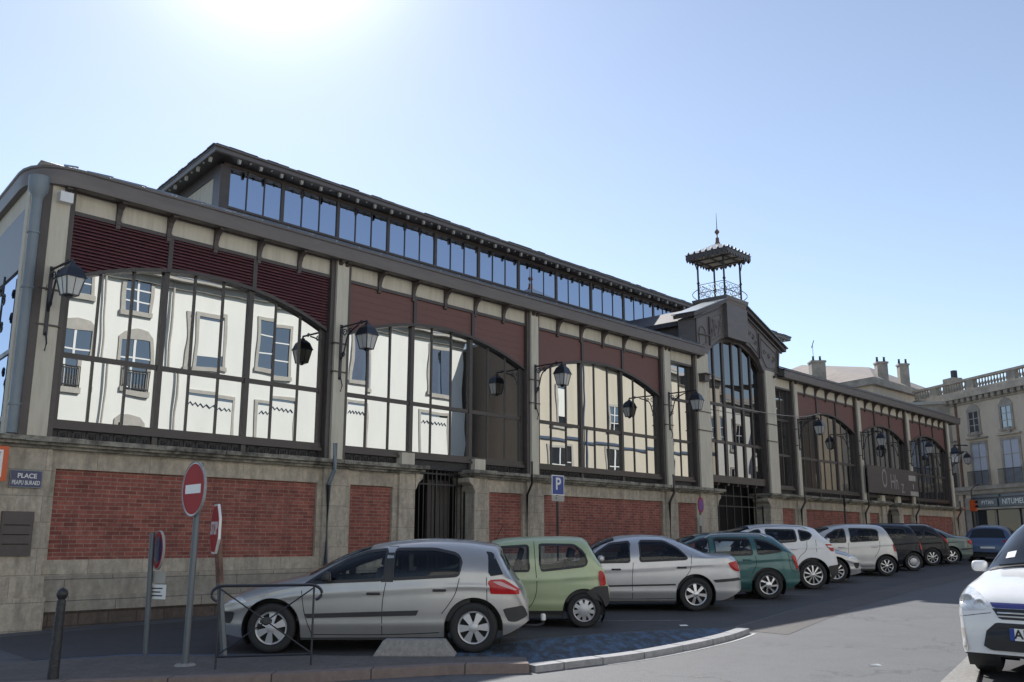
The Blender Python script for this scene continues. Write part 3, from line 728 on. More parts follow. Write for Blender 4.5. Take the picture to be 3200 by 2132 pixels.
# relief ornaments on the pediment
orn = MB()
def poly_tube(pts, r=.018): orn.tube([(p[0], 16.245, p[1]) for p in pts], r, 5)
def scroll(cx, cz, r, a0=0, turns=1.2, sg=1):
    poly_tube([(cx+r*(1-k/26)*math.cos(a0+sg*k*turns*2*PI/20), cz+r*(1-k/26)*math.sin(a0+sg*k*turns*2*PI/20)) for k in range(20)])
poly_tube([(26.95, 7.85), (26.95, 8.35), (27.02, 8.5), (27.16, 8.58), (27.3, 8.5), (27.38, 8.35), (27.38, 8.0), (26.95, 7.85)])
for i, (x, z) in enumerate(((27.85, 8.55), (28.1, 8.72), (28.35, 8.84))):
    scroll(x, z, .12, i*1.3, 1, 1 if i % 2 else -1); 
poly_tube([(27.78, 8.3), (28.0, 8.95)]); poly_tube([(28.02, 8.35), (27.86, 8.95)]); poly_tube([(28.2, 8.45), (28.45, 9.15)]); poly_tube([(28.5, 8.6), (28.4, 9.2)])
poly_tube([(27.72, 8.15), (28.55, 8.52), (28.55, 9.3), (27.72, 8.95), (27.72, 8.15)], .015)
poly_tube([(30.25, 8.55), (30.25, 9.35), (31.0, 9.02), (31.0, 8.15), (30.25, 8.55)], .015)
for i, (x, z) in enumerate(((30.42, 8.85), (30.68, 8.75), (30.86, 8.6))): scroll(x, z, .11, i*1.7, 1, -1 if i % 2 else 1)
poly_tube([(31.25, 8.15), (31.25, 8.8), (32.35, 8.38), (32.35, 7.8), (31.6, 7.75), (31.25, 8.15)], .015)
for i, (x, z) in enumerate(((31.5, 8.35), (31.85, 8.2), (32.15, 8.1))): scroll(x, z, .12, i, 1, 1 if i % 2 else -1)
orn.build('pediment_ornament', M['orn'], hall)
bk = MB(); bk.prism([(28.62, 8.42), (30.07, 8.42), (30.06, 9.62), (28.63, 9.62)], 'y', 16.1, 16.5)
bk.build('keystone_box', M['gutter'], hall)
# base of the lantern with its flared cap
tb = MB()
def frust(mb, cx, cy, a0, b0, z0, a1, b1, z1):
    vs = [(cx-a0, cy-b0, z0), (cx+a0, cy-b0, z0), (cx+a0, cy+b0, z0), (cx-a0, cy+b0, z0), (cx-a1, cy-b1, z1), (cx+a1, cy-b1, z1), (cx+a1, cy+b1, z1), (cx-a1, cy+b1, z1)]
    mb.add(vs, [(3,2,1,0),(4,5,6,7),(0,1,5,4),(1,2,6,5),(2,3,7,6),(3,0,4,7)])
cy = 16.76
frust(tb, 29.34, cy, .70, .63, 8.9, .70, .63, 9.66); frust(tb, 29.34, cy, .70, .63, 9.66, .74, .67, 9.80); frust(tb, 29.34, cy, .76, .69, 9.80, .78, .71, 9.93)
tb.build('lantern_base', M['gutter'], hall)
# lantern: posts, railing, canopy, finial
for sx in (-1, 1):
    for sy in (-1, 1):
        lp = MB()
        x, y = 29.34+sx*.58, cy+sy*.53
        lp.tube([(x, y, 9.92), (x, y, 11.55)], .035, 8); lp.lathe([(.035, 10.55), (.06, 10.6), (.035, 10.66)], 8, Matrix.Translation((x, y, 0)))
        lp.tube([(x+sx*.02, y+sy*.02, 11.1), (x+sx*.06, y+sy*.06, 11.35), (x+sx*.2, y+sy*.2, 11.5)], .018, 6)
        # outward scroll at the foot
        lp.tube([(x+sx*(.02+.14*math.sin(k*.35)), y+sy*(.02+.14*math.sin(k*.35)), 9.95+.045*k) for k in range(10)], .014, 5)
        lp.build('lantern_post', M['black'], hall)
rl = MB()
def rail_side(p, q):
    p = Vector(p); q = Vector(q); 
    for z in (9.98, 10.52, 10.22): rl.tube([p+Vector((0, 0, z)), q+Vector((0, 0, z))], .012, 5)
    n = 4
    for i in range(n):
        c = p+(q-p)*((i+.5)/n)+Vector((0, 0, 10.25)); d = (q-p).normalized(); r = (q-p).length/n/2*.95
        for sg in (1, -1):
            rl.tube([c+d*(r*(1-k/20)*math.cos(k*.5)*sg)+Vector((0, 0, sg*(.10)+r*(1-k/20)*math.sin(k*.5))) for k in range(14)], .009, 4)
A_ = [(29.34-.58, cy-.53, 0), (29.34+.58, cy-.53, 0), (29.34+.58, cy+.53, 0), (29.34-.58, cy+.53, 0)]
for i in range(4): rail_side(A_[i], A_[(i+1) % 4])
rl.build('lantern_railing', M['black'], hall)
cn = MB(); r = .85
frust(cn, 29.34, cy, r, r, 11.50, r, r, 11.64)
cn2 = MB(); frust(cn2, 29.34, cy, r+.03, r+.03, 11.64, .10, .10, 12.10)
cn2.build('canopy_roof', M['zinc'], hall)
un = MB(); un.box(29.34-r+.06, cy-r+.06, 11.47, 29.34+r-.06, cy+r-.06, 11.505); un.build('canopy_ceiling', M['render'], hall)
ub = MB()
for t in (-.55, 0, .55): ub.box(29.34+t-.03, cy-r+.05, 11.43, 29.34+t+.03, cy+r-.05, 11.472); ub.box(29.34-r+.05, cy+t-.03, 11.425, 29.34+r-.05, cy+t+.03, 11.466)
ub.build('canopy_beam', M['steel'], hall)
vl = cn
for i in range(9):
    t = -r+.1+i*(2*r-.2)/8
    for (T_) in (Matrix.Translation((29.34+t, cy-r, 0)), Matrix.Translation((29.34+t, cy+r, 0)), Matrix.Translation((29.34-r, cy+t, 0)) @ Matrix.Rotation(PI/2, 4, 'Z'), Matrix.Translation((29.34+r, cy+t, 0)) @ Matrix.Rotation(PI/2, 4, 'Z')):
        s_ = MB(); s_.prism([(-.09, 11.52), (.09, 11.52), (.05, 11.44), (0, 11.38), (-.05, 11.44)], 'y', -.012, .012); vl.add([T_ @ Vector(p) for p in s_.v], s_.f)
for i in range(7):
    t = -r+.12+i*(2*r-.24)/6
    for (x, y) in ((29.34+t, cy-r), (29.34+r, cy+t), (29.34-r, cy+t)): vl.lathe([(.035, 11.66), (.045, 11.69), (.02, 11.74), (0, 11.76)], 6, Matrix.Translation((x, y, 0)))
vl.build('canopy_fascia', M['steel'], hall)
fn = MB(); fn.lathe([(.12, 12.08), (.07, 12.2), (.06, 12.34), (.02, 12.38), (.02, 12.46), (.085, 12.55), (.085, 12.6), (.02, 12.68), (.015, 12.72), (.006, 13.3), (0, 13.3)], 12, Matrix.Translation((29.34, cy, 0)))
fn.build('finial', M['rust'], hall, True)
# cross roof behind the pediment
cr = MB()
for x0, x1, z0, z1 in ((26.75, 28.64, 8.80, 9.66), (32.9, 30.06, 8.58, 9.66)):
    cr.add([(x0, 16.9, z0), (x1, 16.9, z1), (x1, 21.4, z1), (x0, 21.4, z0), (x0, 16.9, z0-.16), (x1, 16.9, z1-.16), (x1, 21.4, z1-.16), (x0, 21.4, z0-.16)], [(0,1,2,3),(7,6,5,4),(0,3,7,4),(0,1,5,4)])
cr.box(28.64, 16.9, 9.4, 30.06, 21.4, 9.66)
cr.build('cross_roof', M['slate'], hall)
cw = MB(); cw.box(26.95, 16.9, 7.7, 27.1, 21.4, 8.7); cw.box(32.3, 16.9, 7.7, 32.45, 21.4, 8.6); cw.build('cross_roof_wall', M['steel'], hall)

# ---- clerestory
YC = 21.4
ml = [12.15, 13.85, 15.75, 17.65, 19.62, 21.6, 23.6, 25.66, 27.74, 29.85, 31.95, 34.03, 36.1, 38.2, 40.25, 42.3]
cf = MB(); cf.box(12.0, YC, 9.8, 42.4, YC+.25, 10.08); cf.box(12.0, YC, 11.17, 42.4, YC+.25, 11.29); cf.box(12.0, YC-.04, 10.03, 42.4, YC+.02, 10.09)
cf.box(12.0, YC-.03, 11.20, 42.4, YC+.02, 11.23)
for i, x in enumerate(ml): cf.box(x-.05 if i else 12.0, YC-.02, 9.8, x+.05, YC+.2, 11.28)
cf.build('clerestory_wall', M['steel'], hall)
for a, b in zip(ml[:-1], ml[1:]):
    w = MB()
    x0, x1 = a+.05, b-.05
    for k in (1, 2): x = x0+(x1-x0)*k/3; w.box(x-.016, YC+.0, 10.06, x+.016, YC+.08, 11.23)
    wf = w.build('clerestory_window', M['frame'], hall)
    gl = MB()
    for k in range(3):
        t = random.uniform(-.004, .004); p, q = x0+(x1-x0)*k/3, x0+(x1-x0)*(k+1)/3
        gl.add([(p, YC+.018-t, 10.05), (q, YC+.018+t, 10.05), (q, YC+.018+t, 11.22), (p, YC+.018-t, 11.22)], [(0, 1, 2, 3)])
    gl.build('window_glass', M['cler'], wf)
cwv = MB(); n_ = Vector((-ED.y, ED.x, 0)); a = Vector((12.0, YC+.25, 0)); b_ = a+ED*12
cwv.add([(p.x, p.y, z) for z in (9.0, 11.05) for p in (a, b_, b_-n_*.2, a-n_*.2)], [(3,2,1,0),(4,5,6,7),(0,1,5,4),(1,2,6,5),(2,3,7,6),(3,0,4,7)])
cwv.build('end_wall', M['render'], hall)
cwv = MB(); cwv.add([(p.x, p.y, z) for z in (10.98, 11.27) for p in (a+n_*.03, b_+n_*.03, b_-n_*.2, a-n_*.2)], [(3,2,1,0),(4,5,6,7),(0,1,5,4),(1,2,6,5),(2,3,7,6),(3,0,4,7)])
cwv.add([(p.x, p.y, z) for z in (9.0, 11.2) for p in (a+n_*.05-ED*.28, a+n_*.05+ED*.2, a-n_*.2+ED*.2, a-n_*.2-ED*.28)], [(3,2,1,0),(4,5,6,7),(0,1,5,4),(1,2,6,5),(2,3,7,6),(3,0,4,7)])
cwv.build('clerestory_wall', M['steel'], hall)
rwv = MB(); rwv.box(42.3, YC+.25, 9.0, 42.45, 33, 11.26); rwv.build('end_wall', M['steel'], hall)
# upper roof: fascia, soffit, slates
ue = .5
c0 = Vector((11.45, YC-ue)); k0 = c0+e2d*14
UP = [tuple(k0), tuple(c0), (43.3, YC-ue), (43.3, YC+12)]
fa = MB(); sweep([(-.02, 11.26), (.0, 11.26), (.02, 11.28), (.02, 11.38), (.05, 11.39), (.05, 11.43), (-.3, 11.46)], UP, fa); fa.build('roof_fascia', M['gutter'], hall)
so = MB(); so.add([(c0.x, c0.y, 11.27), (43.3, c0.y, 11.27), (43.3, YC+.1, 11.27), (12.0, YC+.1, 11.27)], [(0, 1, 2, 3)])
so.add([(c0.x, c0.y, 11.27), (12.0, YC+.1, 11.27), (12+ED.x*13, YC+ED.y*13, 11.27), (k0.x, k0.y, 11.27)], [(0, 1, 2, 3)])
so.build('roof_soffit', M['frame'], hall)
ur = MB(); zt = 14.2
ur.add([(c0.x, c0.y, 11.44), (43.3, c0.y, 11.44), (36.5, 28.5, zt), (19, 28.5, zt)], [(0, 1, 2, 3)])
ur.add([(c0.x, c0.y, 11.44), (19, 28.5, zt), (k0.x, k0.y, 11.44)], [(0, 1, 2)]); ur.add([(43.3, c0.y, 11.44), (36.5, 28.5, zt), (43.3, 36, 11.44)], [(0, 1, 2)])
ur.build('upper_roof', M['slate'], hall)
# slate butts showing as an uneven edge on the skyline
se = MB(); x = c0.x
while x < 43.3:
    w = random.uniform(.28, .5); se.box(x, c0.y-.06, 11.43, x+w, c0.y+.3, 11.44+random.uniform(.012, .05)); x += w
s = 0
while s < 13:
    w = random.uniform(.3, .5); p = c0+e2d*s; q = c0+e2d*(s+w); n2 = Vector((-e2d.y, e2d.x)); h_ = 11.44+random.uniform(.012, .06)
    se.add([(v.x, v.y, z) for z in (11.43, h_) for v in (p+n2*.06, q+n2*.06, q-n2*.2, p-n2*.2)], [(3,2,1,0),(4,5,6,7),(0,1,5,4),(1,2,6,5),(2,3,7,6),(3,0,4,7)]); s += w
se.build('roof_slates', M['slate'], hall)
rt = MB(); rt.prism([(-.05, 11.275), (.05, 11.275), (.04, 11.21), (.022, 11.14), (-.022, 11.14), (-.04, 11.21)], 'y', -.46, -.39)
rt2 = MB(); rt2.prism([(-.022, 11.275), (.022, 11.275), (.010, 11.22), (-.010, 11.22)], 'y', -.46, -.42)
tails = [rt.build('rafter_tail', M['trimgrey']), rt2.build('rafter_tail', M['trimgrey'])]
for t_ in tails: t_.parent = hall
x = 12.2; k = 0
while x < 42.9:
    T_ = Matrix.Translation((x-29, YC-22, -.5))
    if k < 2: tails[k].matrix_local = T_
    else: instance(tails[k % 2], 'rafter_tail', hall, T_)
    x += .325; k += 1
for k in range(24):
    p = c0+e2d*(.5+.42*k)
    T_ = Matrix.Translation((p.x-29, p.y-22, -.5)) @ Matrix.Rotation(math.radians(82-180), 4, 'Z') @ Matrix.Translation((0, .5, 0))
    instance(tails[k % 2], 'rafter_tail', hall, T_)

# small fixtures on the corner pilaster
fx = MB(); fx.box(5.98, 16.05, 7.18, 6.2, 16.27, 7.36); tag(fx.build('alarm_box', M['white']), 'small white box high on the corner pilaster under the gutter', 'alarm box')
cbm = MB(); cbm.tube(curve_pts([(6.1, 16.24, 7.18), (6.08, 16.22, 6.8), (6.1, 16.22, 6.2), (5.98, 16.22, 5.75), (5.96, 16.2, 5.6)], 6), .009, 5)
tag(cbm.build('cable', M['black']), 'thin black cable hanging from the white box down the corner pilaster', 'cable')
fx = MB(); fx.box(26.75, 15.98, 6.62, 27.05, 16.27, 6.85); fx.box(26.7, 15.9, 6.85, 27.1, 16.27, 6.88); tag(fx.build('floodlight', M['steel']), 'small grey floodlight box on the pilaster left of the tall portal window', 'floodlight')

# ------------------------------------------------------------------ wall lanterns
def lamp_head(mb_m, mb_g, T):
    # metal: hat, finial, frame; glass: tapered panes.  origin at top hook
    def fr_(mb, a0, z0, a1, z1):
        vs = [(sx*a0, sy*a0, z0) for sx, sy in ((-1,-1),(1,-1),(1,1),(-1,1))]+[(sx*a1, sy*a1, z1) for sx, sy in ((-1,-1),(1,-1),(1,1),(-1,1))]
        mb.add([T @ Vector(p) for p in vs], [(3,2,1,0),(4,5,6,7),(0,1,5,4),(1,2,6,5),(2,3,7,6),(3,0,4,7)])
    fr_(mb_m, .235, -.40, .215, -.365); fr_(mb_m, .215, -.365, .155, -.20); fr_(mb_m, .155, -.20, .075, -.11); fr_(mb_m, .05, -.11, .045, -.06)
    fr_(mb_m, .022, -.06, .018, 0)
    fr_(mb_g, .125, -.76, .195, -.40)
    fr_(mb_m, .14, -.775, .14, -.755); fr_(mb_m, .03, -.83, .05, -.775)
    for sx, sy in ((-1,-1),(1,-1),(1,1),(-1,1)): mb_m.tube([T @ Vector((sx*.128, sy*.128, -.76)), T @ Vector((sx*.20, sy*.20, -.39))], .012, 4)
    for (sx, sy) in ((0,-1),(1,0),(0,1),(-1,0)): mb_m.tube([T @ Vector((sx*.129, sy*.129, -.76)), T @ Vector((sx*.199, sy*.199, -.39))], .006, 4)
def wall_lamp(X, Yt, zt, label, wallY=16.2):
    o = thing('wall_lantern', label, 'street lamp', (X, wallY, zt-.6), 0, 'ornate wall lanterns along the market hall')
    b = MB()
    b.box(X-.03, wallY-.02, zt-1.15, X+.03, wallY+.05, zt+.05)
    b.tube([(X, wallY, zt), (X, Yt+.0, zt)], .022, 6)
    b.tube(curve_pts([(X, wallY, zt-.75), (X, wallY-.12, zt-.55), (X, wallY-.25, zt-.2), (X, wallY-.6, zt-.04)], 5), .018, 5)
    for (cy_, cz, r) in ((wallY-.12, zt-.14, .09), (wallY-.32, zt-.13, .07), (Yt+.2, zt+.0, .05), (wallY-.1, zt-.62, .06)):
        b.tube([(X, cy_+r*(1-k/22)*math.cos(k*.5), cz+r*(1-k/22)*math.sin(k*.5)) for k in range(17)], .012, 5)
    b.tube([(X, wallY-.03, zt-1.1), (X, wallY-.1, zt-1.3), (X, wallY-.05, zt-1.42)], .014, 5)
    b.build('bracket', M['lampmetal'], o)
    m_, g_ = MB(), MB(); lamp_head(m_, g_, Matrix.Translation((X, Yt, zt)) @ Matrix.Rotation(.12, 4, 'Z') @ Matrix.Scale(.79, 4))
    h = m_.build('lantern', M['lampmetal'], o); g_.build('lantern_glass', M['lampglass'], h)
    return o
for X, Y, z, lb in ((6.02, 15.36, 5.98, 'ornate black wall lantern on the corner pilaster beside the blue-grey downpipe'),
                    (12.13, 15.31, 6.0, 'ornate black wall lantern between the louvred bay and the second arched bay'),
                    (18.52, 15.27, 6.0, 'ornate black wall lantern on the pilaster above the blue parking sign'),
                    (24.9, 15.2, 6.0, 'ornate black wall lantern just left of the tall portal window'),
                    (33.77, 15.36, 6.0, 'wall lantern on the first full arched bay right of the portal'),
                    (39.66, 15.34, 6.0, 'wall lantern above the left end of the dark banner'),
                    (45.3, 15.32, 6.05, 'wall lantern above the right end of the dark banner'),
                    (50.9, 15.4, 5.9, 'wall lantern on the far right end pilaster of the hall')):
    wall_lamp(X, Y, z, lb)

b = MB(); b.tube(curve_pts([(28.6, 16.02, 5.95), (31.5, 16.0, 5.98), (33.8, 16.0, 6.12), (35.6, 16.1, 6.42)], 8), .012, 5)
tag(b.build('cable', M['trimgrey']), 'thin pale cable strung from the portal to the next arched bay', 'cable')
# ------------------------------------------------------------------ signs, posts, street furniture
def disc(T, r, z0, z1, n=36):
    b = MB(); b.lathe([(0, z0), (r, z0), (r, z1), (0, z1)], n, T); return b
# no entry
def sgn_post(o, pts, r, m, seg=14):
    b = MB(); b.tube(pts, r, seg); return b.build('post', m, o, True)
x, y = 5.71, 10.29
z0 = gz(x, y)+.1
o = thing('no_entry_sign', 'round red no entry sign with white bar on a tall grey post', 'road sign', (x, y, z0))
sgn_post(o, [(x, y, z0-.02), (x+.03, y+.01, 2.36)], .038, M['greypost'])
T = frame_m((x-.045, y, 2.05), 174)
disc(T, .31, -.012, .004).build('sign_plate', M['white'], o); disc(T, .295, .004, .007).build('sign_face', M['red'], o)
b = MB(); b.obox(T, -.215, -.052, .007, .215, .052, .010); b.build('white_bar', M['white'], o)
b = MB(); b.lathe([(.31, -.02), (.322, -.02), (.322, .012), (.31, .012)], 36, T, True); b.build('rim', M['kerb2'], o)
b = MB(); b.lathe([(.06, 0), (.13, 0), (.1, .025), (.05, .03)], 14, Matrix.Translation((x, y, z0-.005))); b.build('concrete_footing', M['concrete'], o)
# stop sign on a leaning post
x, y = 6.42, 10.64; z0 = gz(x, y)+.02
o = thing('stop_sign', 'octagonal red sign seen almost edge-on above a leaning rusty post', 'road sign', (x, y, z0))
b = MB(); b.tube([(x, y, z0), (x-.09, y+.07, .95)], .042, 6); b.build('post', M['greypost'], o)
b = MB(); b.tube([(x-.085, y+.065, .9), (x-.15, y+.1, 1.62)], .046, 4); b.build('post', M['rust'], o)
T = frame_m((x-.19, y+.10, 1.60), 159)
def ngon(T, r, z0, z1, n=8, a0=PI/8):
    b = MB(); vs = [T @ Vector((r*math.cos(a0+2*PI*i/n), r*math.sin(a0+2*PI*i/n), z)) for z in (z0, z1) for i in range(n)]
    b.add(vs, [tuple(range(n))[::-1], tuple(range(n, 2*n))]+[(i, (i+1) % n, n+(i+1) % n, n+i) for i in range(n)]); return b
ngon(T, .325, -.03, .0).build('sign_plate', M['white'], o); ngon(T, .30, 0, .004).build('sign_face', M['red'], o)
text('sign_lettering', 'STOP', .2, M['white'], o, T @ Matrix.Translation((0, 0, .006)), 1, 1.1, .004)
# no parking sign with two plates
x, y = 5.99, 11.79; z0 = gz(x, y)+.05
o = thing('no_parking_sign', 'small round blue and red no parking sign above two small plates', 'road sign', (x, y, z0))
sgn_post(o, [(x, y, z0-.02), (x-.03, y, 1.56)], .034, M['greypost'])
T = frame_m((x+.04, y-.05, 1.34), 168)
disc(T, .235, -.01, .004).build('sign_plate', M['red'], o); disc(T, .175, .004, .007).build('sign_face', M['navy'], o)
b = MB(); b.lathe([(.235, -.018), (.247, -.018), (.247, .01), (.235, .01)], 32, T, True); b.build('rim', M['trimgrey'], o)
T2 = frame_m((x+.05, y-.07, 1.0), 195)
b = MB(); b.obox(T2, -.14, -.07, 0, .14, .075, .01); b.build('plate', M['trimgrey'], o)
T3 = frame_m((x+.06, y-.07, .82), 200)
b = MB(); b.obox(T3, -.14, -.09, 0, .14, .09, .01); pt = b.build('plate', M['white'], o)
b = MB()
for k in range(3): b.obox(T3, -.1, -.055+.045*k, .0102, .09-.03*(k % 2), -.04+.045*k, .0115)
b.build('plate_lettering', M['black'], pt)
# parking sign near the wall
x, y = 18.36, 15.35; z0 = gz(x, y)
o = thing('parking_sign', 'square blue P parking sign on a thin dark post', 'road sign', (x, y, z0))
sgn_post(o, [(x, y, z0-.02), (x, y, 3.0)], .03, M['black'])
T = frame_m((x-.02, y-.04, 2.83), 270)
b = MB(); b.obox(T, -.24, -.25, -.01, .24, .25, .005); b.build('sign_plate', M['white'], o)
b = MB(); b.obox(T, -.215, -.225, .005, .215, .225, .008); b.build('sign_face', M['blue'], o)
text('sign_lettering', 'P', .42, M['white'], o, T @ Matrix.Translation((0, .02, .010)), 1, 1, .008)
b = MB(); b.obox(T, -.24, -.40, -.01, .24, -.265, .005); b.build('plate', M['trimgrey'], o)
text('plate_lettering', 'V', .1, M['black'], o, T @ Matrix.Translation((-.08, -.33, .007)))
# faded sign by the portal
x, y = 25.25, 15.45; z0 = gz(x, y)
o = thing('faded_no_parking_sign', 'faded purple no parking disc with a pale plate, left of the portal', 'road sign', (x, y, z0))
sgn_post(o, [(x, y, z0-.02), (x, y, 2.6)], .03, M['greypost'])
T = frame_m((x-.02, y-.04, 2.53), 280)
disc(T, .23, -.01, .004).build('sign_plate', M['red'], o); disc(T, .19, .004, .007).build('sign_face', M['purple'], o)
b = MB(); b.obox(T, -.17, -.62, -.01, .17, -.30, .005); b.build('plate', M['trimgrey'], o)
# dark post seen edge-on before the first right-hand bay
x, y = 35.6, 15.4; z0 = gz(x, y)
o = thing('dark_sign_post', 'thin black post with its sign edge-on, before the brick panel right of the portal', 'sign post', (x, y, z0))
sgn_post(o, [(x, y, z0-.02), (x, y, 3.2)], .035, M['black'])
T = frame_m((x, y-.04, 2.95), 111); disc(T, .2, -.01, .01).build('sign_plate', M['black'], o)

# bollard
x, y = 4.33, 10.48; z0 = gz(x, y)+.1
b = MB(); T = Matrix.Translation((x, y, z0-.02)) @ Matrix.Rotation(.02, 4, 'Y')
b.lathe([(.058, 0), (.053, .3), (.045, .78), (.044, .80), (.034, .82), (.030, .83)], 20, T); o = thing('bollard', 'dark cast iron bollard with a ball top on the left pavement', 'bollard', (x, y, z0))
b.build('shaft', M['iron'], o, True)
b = MB(); b.lathe([(.0, .81), (.034, .815), (.052, .84), (.060, .87), (.052, .902), (.03, .925), (0, .94)], 20, T); b.build('ball_top', M['iron'], o, True)

# barrier with a saltire
p = Vector((5.78, 9.76)); q = Vector((6.66, 9.22)); zb = gz(*p)+.1
o = thing('pedestrian_barrier', 'black iron pedestrian barrier with crossed bars and curled top rail', 'barrier', ((p.x+q.x)/2, (p.y+q.y)/2, zb))
d = (q-p).normalized(); Ln = (q-p).length
def bp(s, z): return (p.x+d.x*s, p.y+d.y*s, zb+z)
b = MB(); b.tube([bp(0, -.05), bp(.0, .88)], .012, 8); b.build('post', M['lampmetal'], o); b = MB(); b.tube([bp(Ln, -.05), bp(Ln, .88)], .012, 8); b.build('post', M['lampmetal'], o)
b = MB(); pts = [bp(.05-.14*math.sin(t), .80+.09*math.cos(t)) for t in [2.6-.26*k for k in range(11)]]+[bp(Ln-.05+.14*math.sin(t), .80+.09*math.cos(t)) for t in [.26*k for k in range(11)]]
b.tube(pts, .017, 8); b.build('top_rail', M['lampmetal'], o)
b = MB(); b.tube([bp(0, .13), bp(Ln, .13)], .013, 6); b.build('lower_rail', M['lampmetal'], o)
b = MB(); b.tube([bp(0, .86), bp(Ln, .14)], .009, 6); b.tube([bp(0, .14), bp(Ln, .86)], .009, 6); b.build('cross_bar', M['lampmetal'], o)
b = MB(); T = Matrix.Translation(bp(Ln/2, .5)) @ Matrix.Rotation(math.atan2(d.y, d.x), 4, 'Z') @ Matrix.Rotation(PI/2, 4, 'X')
b.lathe([(0, -.02), (.035, -.018), (.048, 0), (.035, .018), (0, .02)], 10, T); b.obox(T, -.065, -.02, -.012, .065, .02, .012); b.build('boss', M['iron'], o)

# concrete block
c = Vector((8.02, 8.98)); dd = Vector((.66, -.75)); nn_ = Vector((.75, .66)); zb = gz(*c)+.09
b = MB()
def cbp(u, v, z): return (c.x+dd.x*u+nn_.x*v, c.y+dd.y*u+nn_.y*v, zb+z)
lo_ = [cbp(-.50, -.18, 0), cbp(.50, -.18, 0), cbp(.50, .18, 0), cbp(-.50, .18, 0)]; hi_ = [cbp(-.38, -.11, .19), cbp(.36, -.11, .19), cbp(.36, .11, .19), cbp(-.38, .11, .19)]
b.add(lo_+hi_, [(3,2,1,0),(4,5,6,7),(0,1,5,4),(1,2,6,5),(2,3,7,6),(3,0,4,7)])
ob = b.build('concrete_block', M['concrete']); tag(ob, 'low grey concrete block with sloping sides on the kerb before the first car', 'concrete block')
md = ob.modifiers.new('bevel', 'BEVEL'); md.width = .02; md.segments = 2

# street name plate, map panel, vent
o = thing('street_name_plate', 'dark blue enamel street name plate with white lettering on the corner pier', 'street sign', (5.9, 16.2, 2.4))
T = frame_m((5.96, 16.2, 2.44), 270)
b = MB(); b.obox(T, -.25, -.14, 0, .25, .14, .02); b.build('frame', M['pipe'], o)
b = MB(); b.obox(T, -.235, -.125, .02, .235, .125, .025); b.build('plate', M['navy'], o)
text('lettering', 'PLACE', .105, M['white'], o, T @ Matrix.Translation((.01, .045, .027)), 1, 1, .002)
text('lettering', 'PEAPU BURAED', .095, M['white'], o, T @ Matrix.Translation((0, -.065, .027)), .66, 1, .001)
o = thing('map_panel', 'orange framed notice board with a printed sheet at the left edge', 'notice board', (5.42, 16.1, 2.2))
T = frame_m((5.31, 16.08, 2.6), 270)
b = MB(); b.obox(T, -.3, -.22, 0, .29, .33, .05); b.build('frame', M['orange'], o)
b = MB(); b.obox(T, -.25, -.16, .05, .21, .27, .055); b.build('sheet', M['white'], o)
text('sheet_lettering', 'ART', .09, M['red'], o, T @ Matrix.Translation((.1, .2, .057)))
b = MB()
for k in range(5): b.obox(T, -.2, -.13+.055*k, .055, .17-.03*(k % 2), -.115+.055*k, .057)
b.build('sheet_lettering', M['blue'], o)
b = MB(); b.box(5.16, 16.06, .5, 5.2, 16.14, 2.2); b.box(5.5, 16.06, .5, 5.54, 16.14, 2.2); b.build('leg', M['greypost'], o)
o = thing('wall_hatch', 'dark grey metal hatch set in the stone corner pier', 'hatch', (5.85, 16.2, 1.5))
b = MB(); b.box(5.66, 16.19, 1.22, 6.15, 16.235, 1.92); b.build('door', M['steel'], o)
b = MB()
for z in (1.4, 1.55, 1.7): b.box(5.7, 16.18, z, 6.1, 16.19, z+.012)
b.build('slot', M['void'], o)

# banner
o = thing('banner', 'long dark grey banner with thin white lettering fixed across the far arched bays', 'banner', (42.4, 16.1, 4.0))
T = frame_m((42.5, 16.02, 4.05), 270)
b = MB(); b.obox(T, -2.9, -.58, -.03, 2.9, .58, 0); b.build('panel', M['steel'], o)
text('lettering', 'O', 1.15, M['dullwhite'], o, T @ Matrix.Translation((-1.1, .05, .003)), .62, 1)
text('lettering', 'Hh', .95, M['dullwhite'], o, T @ Matrix.Translation((.0, -.05, .003)), .8, 1)
text('lettering', 'z', .9, M['dullwhite'], o, T @ Matrix.Translation((.95, -.2, .003)), .9, 1)
b = MB(); b.obox(T, 1.75, .12, 0, 2.6, .36, .004); b.obox(T, 1.85, -.56, 0, 2.8, -.36, .004); b.build('label_patch', M['trimgrey'], o)
text('lettering', 'I', .35, M['white'], o, T @ Matrix.Translation((2.25, -.15, .003)))

# traffic light
x, y = 51.6, 15.6; z0 = gz(x, y)
o = thing('traffic_light', 'small orange traffic light head on a black pole at the far end of the hall', 'traffic light', (x, y, z0))
b = MB(); b.tube([(x, y, z0), (x, y, 3.05)], .09, 10); b.tube(curve_pts([(x, y, 3.0), (x, y, 3.9), (x+.1, y-.1, 4.2), (x+.35, y-.3, 4.3)], 5), .04, 8); b.build('pole', M['black'], o)
b = MB(); b.box(x-.14, y-.16, 2.95, x+.14, y+.1, 3.5); b.build('signal_head', M['orange'], o)
b = MB(); T = frame_m((x-.05, y-.17, 3.3), 225)
for dz in (.1, -.12): b.lathe([(0, .0), (.07, .0), (.08, .1), (.07, .1), (.06, .01)], 12, T @ Matrix.Translation((0, dz, 0)))
b.build('visor', M['black'], o)

